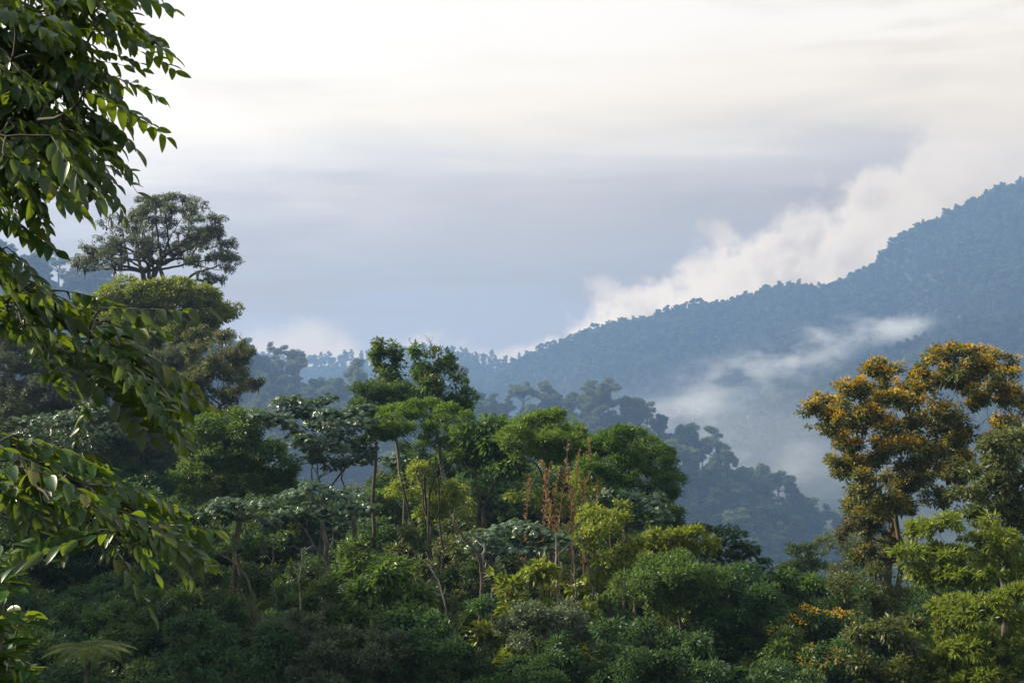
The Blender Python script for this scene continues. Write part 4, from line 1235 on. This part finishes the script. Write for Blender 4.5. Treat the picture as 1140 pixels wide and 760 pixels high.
def world():
    w = bpy.data.worlds.new('World'); sc.world = w
    w.use_nodes = True
    t = w.node_tree; N, L = t.nodes, t.links
    N.clear()

    def math_(op, a, b=None, clamp=False):
        n = N.new('ShaderNodeMath'); n.operation = op; n.use_clamp = clamp
        for k, s in enumerate((a, b)):
            if s is None:
                continue
            if isinstance(s, (int, float)):
                n.inputs[k].default_value = s
            else:
                L.new(s, n.inputs[k])
        return n.outputs[0]

    def smooth(x, a, b, lo=0.0, hi=1.0):
        n = N.new('ShaderNodeMapRange'); n.interpolation_type = 'SMOOTHSTEP'
        n.inputs[1].default_value, n.inputs[2].default_value, n.inputs[3].default_value, n.inputs[4].default_value = a, b, lo, hi
        L.new(x, n.inputs[0])
        return n.outputs[0]

    def noise(vec, scale, detail=5, rough=.55, dist=0.0):
        n = N.new('ShaderNodeTexNoise')
        n.inputs['Scale'].default_value = scale; n.inputs['Detail'].default_value = detail
        n.inputs['Roughness'].default_value = rough; n.inputs['Distortion'].default_value = dist
        L.new(vec, n.inputs['Vector'])
        return n.outputs['Fac']

    def mixc(f, a, b):
        n = N.new('ShaderNodeMix'); n.data_type = 'RGBA'
        if isinstance(f, (int, float)):
            n.inputs[0].default_value = f
        else:
            L.new(f, n.inputs[0])
        for k, s in ((6, a), (7, b)):
            if isinstance(s, tuple):
                n.inputs[k].default_value = (*s, 1)
            else:
                L.new(s, n.inputs[k])
        return n.outputs[2]

    sky = N.new('ShaderNodeTexSky'); sky.sky_type = 'NISHITA'; sky.sun_disc = False
    sky.sun_elevation = SUN_EL; sky.sun_rotation = SUN_AZ
    sky.air_density = 1.0; sky.dust_density = 1.5; sky.ozone_density = 1.0
    tc = N.new('ShaderNodeTexCoord')
    dirv = tc.outputs['Generated']
    sp = N.new('ShaderNodeSeparateXYZ'); L.new(dirv, sp.inputs[0])
    X, Y, Z = sp.outputs
    az = math_('ARCTAN2', X, Y)                              # 0 along +Y, positive to the right
    hh = math_('SQRT', math_('ADD', math_('MULTIPLY', X, X), math_('MULTIPLY', Y, Y)))
    el = math_('ARCTAN2', Z, hh)
    cb = N.new('ShaderNodeCombineXYZ'); L.new(az, cb.inputs[0]); L.new(el, cb.inputs[1])
    # layered stratus: noise stretched along the horizon
    mp = N.new('ShaderNodeMapping'); mp.inputs['Scale'].default_value = (2.2, 13, 1); L.new(cb.outputs[0], mp.inputs[0])
    lay = noise(mp.outputs[0], 1.6, 8, .58, .5)
    mp2 = N.new('ShaderNodeMapping'); mp2.inputs['Scale'].default_value = (3.0, 22, 1); mp2.inputs['Location'].default_value = (4, 2, 1); L.new(cb.outputs[0], mp2.inputs[0])
    lay2 = noise(mp2.outputs[0], 1.5, 8, .6, .25)
    puff = noise(cb.outputs[0], 17, 9, .56, .25)
    big = noise(cb.outputs[0], 3.0, 5, .5, .1)
    elw = math_('ADD', el, math_('MULTIPLY', math_('SUBTRACT', lay, .5), .11))
    elw = math_('ADD', elw, math_('MULTIPLY', math_('SUBTRACT', big, .5), .05))
    elw = math_('ADD', elw, math_('MULTIPLY', az, -.065))
    st = ramp(N, SKY_RAMP)
    L.new(math_('DIVIDE', math_('ADD', elw, .06), .42, True), st.inputs[0])
    base = st.outputs[0]
    # grey streaks in the upper white deck
    stk = math_('MULTIPLY', smooth(lay2, .5, .72), smooth(el, .10, .2))
    base = mixc(math_('MULTIPLY', stk, .8), base, (.86, .855, .85))
    bs = math_('MULTIPLY', smooth(lay2, .42, .66), smooth(el, .17, .04))
    base = mixc(math_('MULTIPLY', bs, .8), base, (.50, .555, .655))
    # convective bank rising behind the mountain
    def curve(pts, src):
        lo, hi = pts[0][0], pts[-1][0]
        a0, a1 = math.atan((lo-570)/F), math.atan((hi-570)/F)
        tt = math_('DIVIDE', math_('SUBTRACT', src, a0), a1-a0, True)
        zs = [math.atan((380-y)/F*math.cos(math.atan((x-570)/F))) for x, y in pts]
        n = ramp(N, [((math.atan((x-570)/F)-a0)/(a1-a0), (z+.1, z+.1, z+.1)) for (x, y), z in zip(pts, zs)])
        L.new(tt, n.inputs[0])
        return math_('SUBTRACT', n.outputs[0], .1)
    warp = math_('MULTIPLY', math_('SUBTRACT', puff, .5), .13)
    edge = curve(BANK, az)
    d1 = math_('ADD', math_('ADD', math_('SUBTRACT', edge, el), warp), math_('MULTIPLY', math_('SUBTRACT', noise(cb.outputs[0], 55, 7, .6, .2), .5), .035))
    m1 = smooth(d1, -.005, .02)
    m1 = math_('MULTIPLY', math_('MULTIPLY', m1, smooth(az, -.05, .045)), smooth(el, .215, .11))
    bri = smooth(d1, .0, .085)
    bankc = mixc(bri, (.97, .95, .945), (.80, .81, .835))
    bankc = mixc(math_('MULTIPLY', smooth(puff, .46, .66), .75), bankc, (.62, .665, .74))
    bankc = mixc(smooth(el, .05, .16), bankc, (.87, .865, .875))
    base = mixc(math_('MULTIPLY', m1, .93), base, bankc)
    edge2 = curve(LOWBANK, az)
    d2 = math_('ADD', math_('SUBTRACT', edge2, el), math_('MULTIPLY', math_('SUBTRACT', puff, .5), .06))
    m2 = smooth(d2, -.002, .016)
    m2 = math_('MULTIPLY', m2, smooth(d2, .06, .02))
    base = mixc(math_('MULTIPLY', m2, .75), base, (.78, .79, .82))
    # what the sky must give so that sky plus air matches the deck's luminance
    air = ramp(N, AIR)
    L.new(math_('DIVIDE', el, .6, True), air.inputs[0])
    tr = math_('EXPONENT', math_('MULTIPLY', math_('MINIMUM', math_('DIVIDE', ZT, math_('MAXIMUM', el, .01)), 3300.0), -HAZE))
    sb = N.new('ShaderNodeVectorMath'); sb.operation = 'SUBTRACT'; L.new(base, sb.inputs[0]); L.new(air.outputs[0], sb.inputs[1])
    mxv = N.new('ShaderNodeVectorMath'); mxv.operation = 'MAXIMUM'; L.new(sb.outputs[0], mxv.inputs[0]); mxv.inputs[1].default_value = (.02, .02, .02)
    scv = N.new('ShaderNodeVectorMath'); scv.operation = 'SCALE'; L.new(mxv.outputs[0], scv.inputs[0])
    L.new(math_('DIVIDE', 1.07, tr), scv.inputs['Scale'])
    base = scv.outputs[0]
    # thin cloud glowing round the sun
    dt = N.new('ShaderNodeVectorMath'); dt.operation = 'DOT_PRODUCT'; dt.inputs[1].default_value = tuple(float(c) for c in SUN)
    L.new(dirv, dt.inputs[0])
    glow = math_('POWER', math_('MAXIMUM', dt.outputs['Value'], 0.0), 6.0)
    base_b = N.new('ShaderNodeVectorMath'); base_b.operation = 'SCALE'
    L.new(base, base_b.inputs[0])
    L.new(math_('ADD', SKY_GAIN, math_('MULTIPLY', glow, SUN_GLOW)), base_b.inputs['Scale'])
    b1 = N.new('ShaderNodeBackground'); b1.inputs['Strength'].default_value = 0.05; L.new(sky.outputs[0], b1.inputs['Color'])
    b2 = N.new('ShaderNodeBackground'); b2.inputs['Strength'].default_value = 1.0; L.new(base_b.outputs[0], b2.inputs['Color'])
    ms = N.new('ShaderNodeMixShader'); ms.inputs[0].default_value = .957
    L.new(b1.outputs[0], ms.inputs[1]); L.new(b2.outputs[0], ms.inputs[2])
    o = N.new('ShaderNodeOutputWorld'); L.new(ms.outputs[0], o.inputs['Surface'])
    w.cycles.sampling_method = 'MANUAL'
    w.cycles.sample_map_resolution = 512
    sn = bpy.data.lights.new('sun', 'SUN'); sn.energy = SUN_E; sn.angle = math.radians(1.5); sn.color = (1, .86, .66)
    so = bpy.data.objects.new('sun', sn); COL.objects.link(so)
    so.rotation_euler = Vector(SUN.tolist()).to_track_quat('Z', 'Y').to_euler()


ZB, ZT = -260, 440
HAZE = 0.00029
SUN_E = 5.0
SKY_GAIN, SUN_GLOW = .351, .2
# elevation (mapped -0.06..0.36 rad to 0..1) -> cloud deck luminance
SKY_RAMP = [(0.0, (.49, .60, .76)), (.22, (.50, .61, .76)), (.31, (.55, .62, .725)), (.417, (.68, .72, .79)), (.47, (.81, .825, .85)), (.53, (.95, .935, .915)), (.62, (1.02, 1.015, 1.0)), (.75, (1.05, 1.04, 1.03)), (1.0, (.9, .93, .97))]
# light that the haze itself adds along a line of sight, by elevation 0..0.6 rad (measured); the sky behind makes up the rest
AIR = [(0.0, (.25, .37, .52)), (.167, (.284, .422, .60)), (.267, (.232, .364, .55)), (.367, (.23, .33, .46)), (.7, (.12, .17, .23)), (1.0, (.09, .12, .17))]
BANK = [(520, 430), (590, 372), (650, 330), (720, 300), (800, 262), (880, 228), (925, 222), (955, 180), (1010, 150), (1080, 95), (1150, 40), (1300, -40)]
LOWBANK = [(-300, 330), (0, 330), (280, 360), (320, 358), (370, 366), (420, 374), (470, 372), (520, 380), (560, 385), (600, 400), (700, 420)]


def main():
    build_terrain()
    single_trees()
    thicket_trees()
    stalks_and_snags()
    foreground()
    far_forest()
    haze_box()
    mist(965, 368, 1385*S2, 130, 30, 100, .019, 1, 3)
    mist(850, 412, 1290*S2, 170, 48, 100, .016, 2, 14)
    mist(765, 465, 1120*S2, 100, 55, 100, .013, 3, 12)
    mist(820, 492, 1000*S2, 360, 125, 420, .0006, 5, 0, .008, True)
    mist(890, 510, 900*S2, 80, 48, 90, .004, 4, 35)
    world()
    cam = bpy.data.cameras.new('camera')
    cam.sensor_width = 36.0
    cam.lens = 36.0*F/1140.0
    cam.clip_start = .05; cam.clip_end = 12000
    co = bpy.data.objects.new('camera', cam); COL.objects.link(co)
    co.location = (0, 0, 0); co.rotation_euler = (math.pi/2, 0, 0)
    sc.camera = co
    sc.view_settings.view_transform = 'Standard'
    sc.view_settings.look = 'None'
    sc.view_settings.exposure = 1.5
    sc.view_settings.gamma = 1.0
    sc.view_settings.use_curve_mapping = False
    sc.render.engine = 'CYCLES'
    c = sc.cycles
    c.use_denoising = True
    c.denoiser = 'OPENIMAGEDENOISE'
    c.max_bounces = 6; c.diffuse_bounces = 3; c.glossy_bounces = 2; c.transmission_bounces = 4; c.volume_bounces = 1; c.transparent_max_bounces = 4
    c.caustics_reflective = False; c.caustics_refractive = False
    c.sample_clamp_indirect = 4.0
    c.volume_step_rate = 2.0
    c.use_adaptive_sampling = True; c.adaptive_threshold = .015


main()
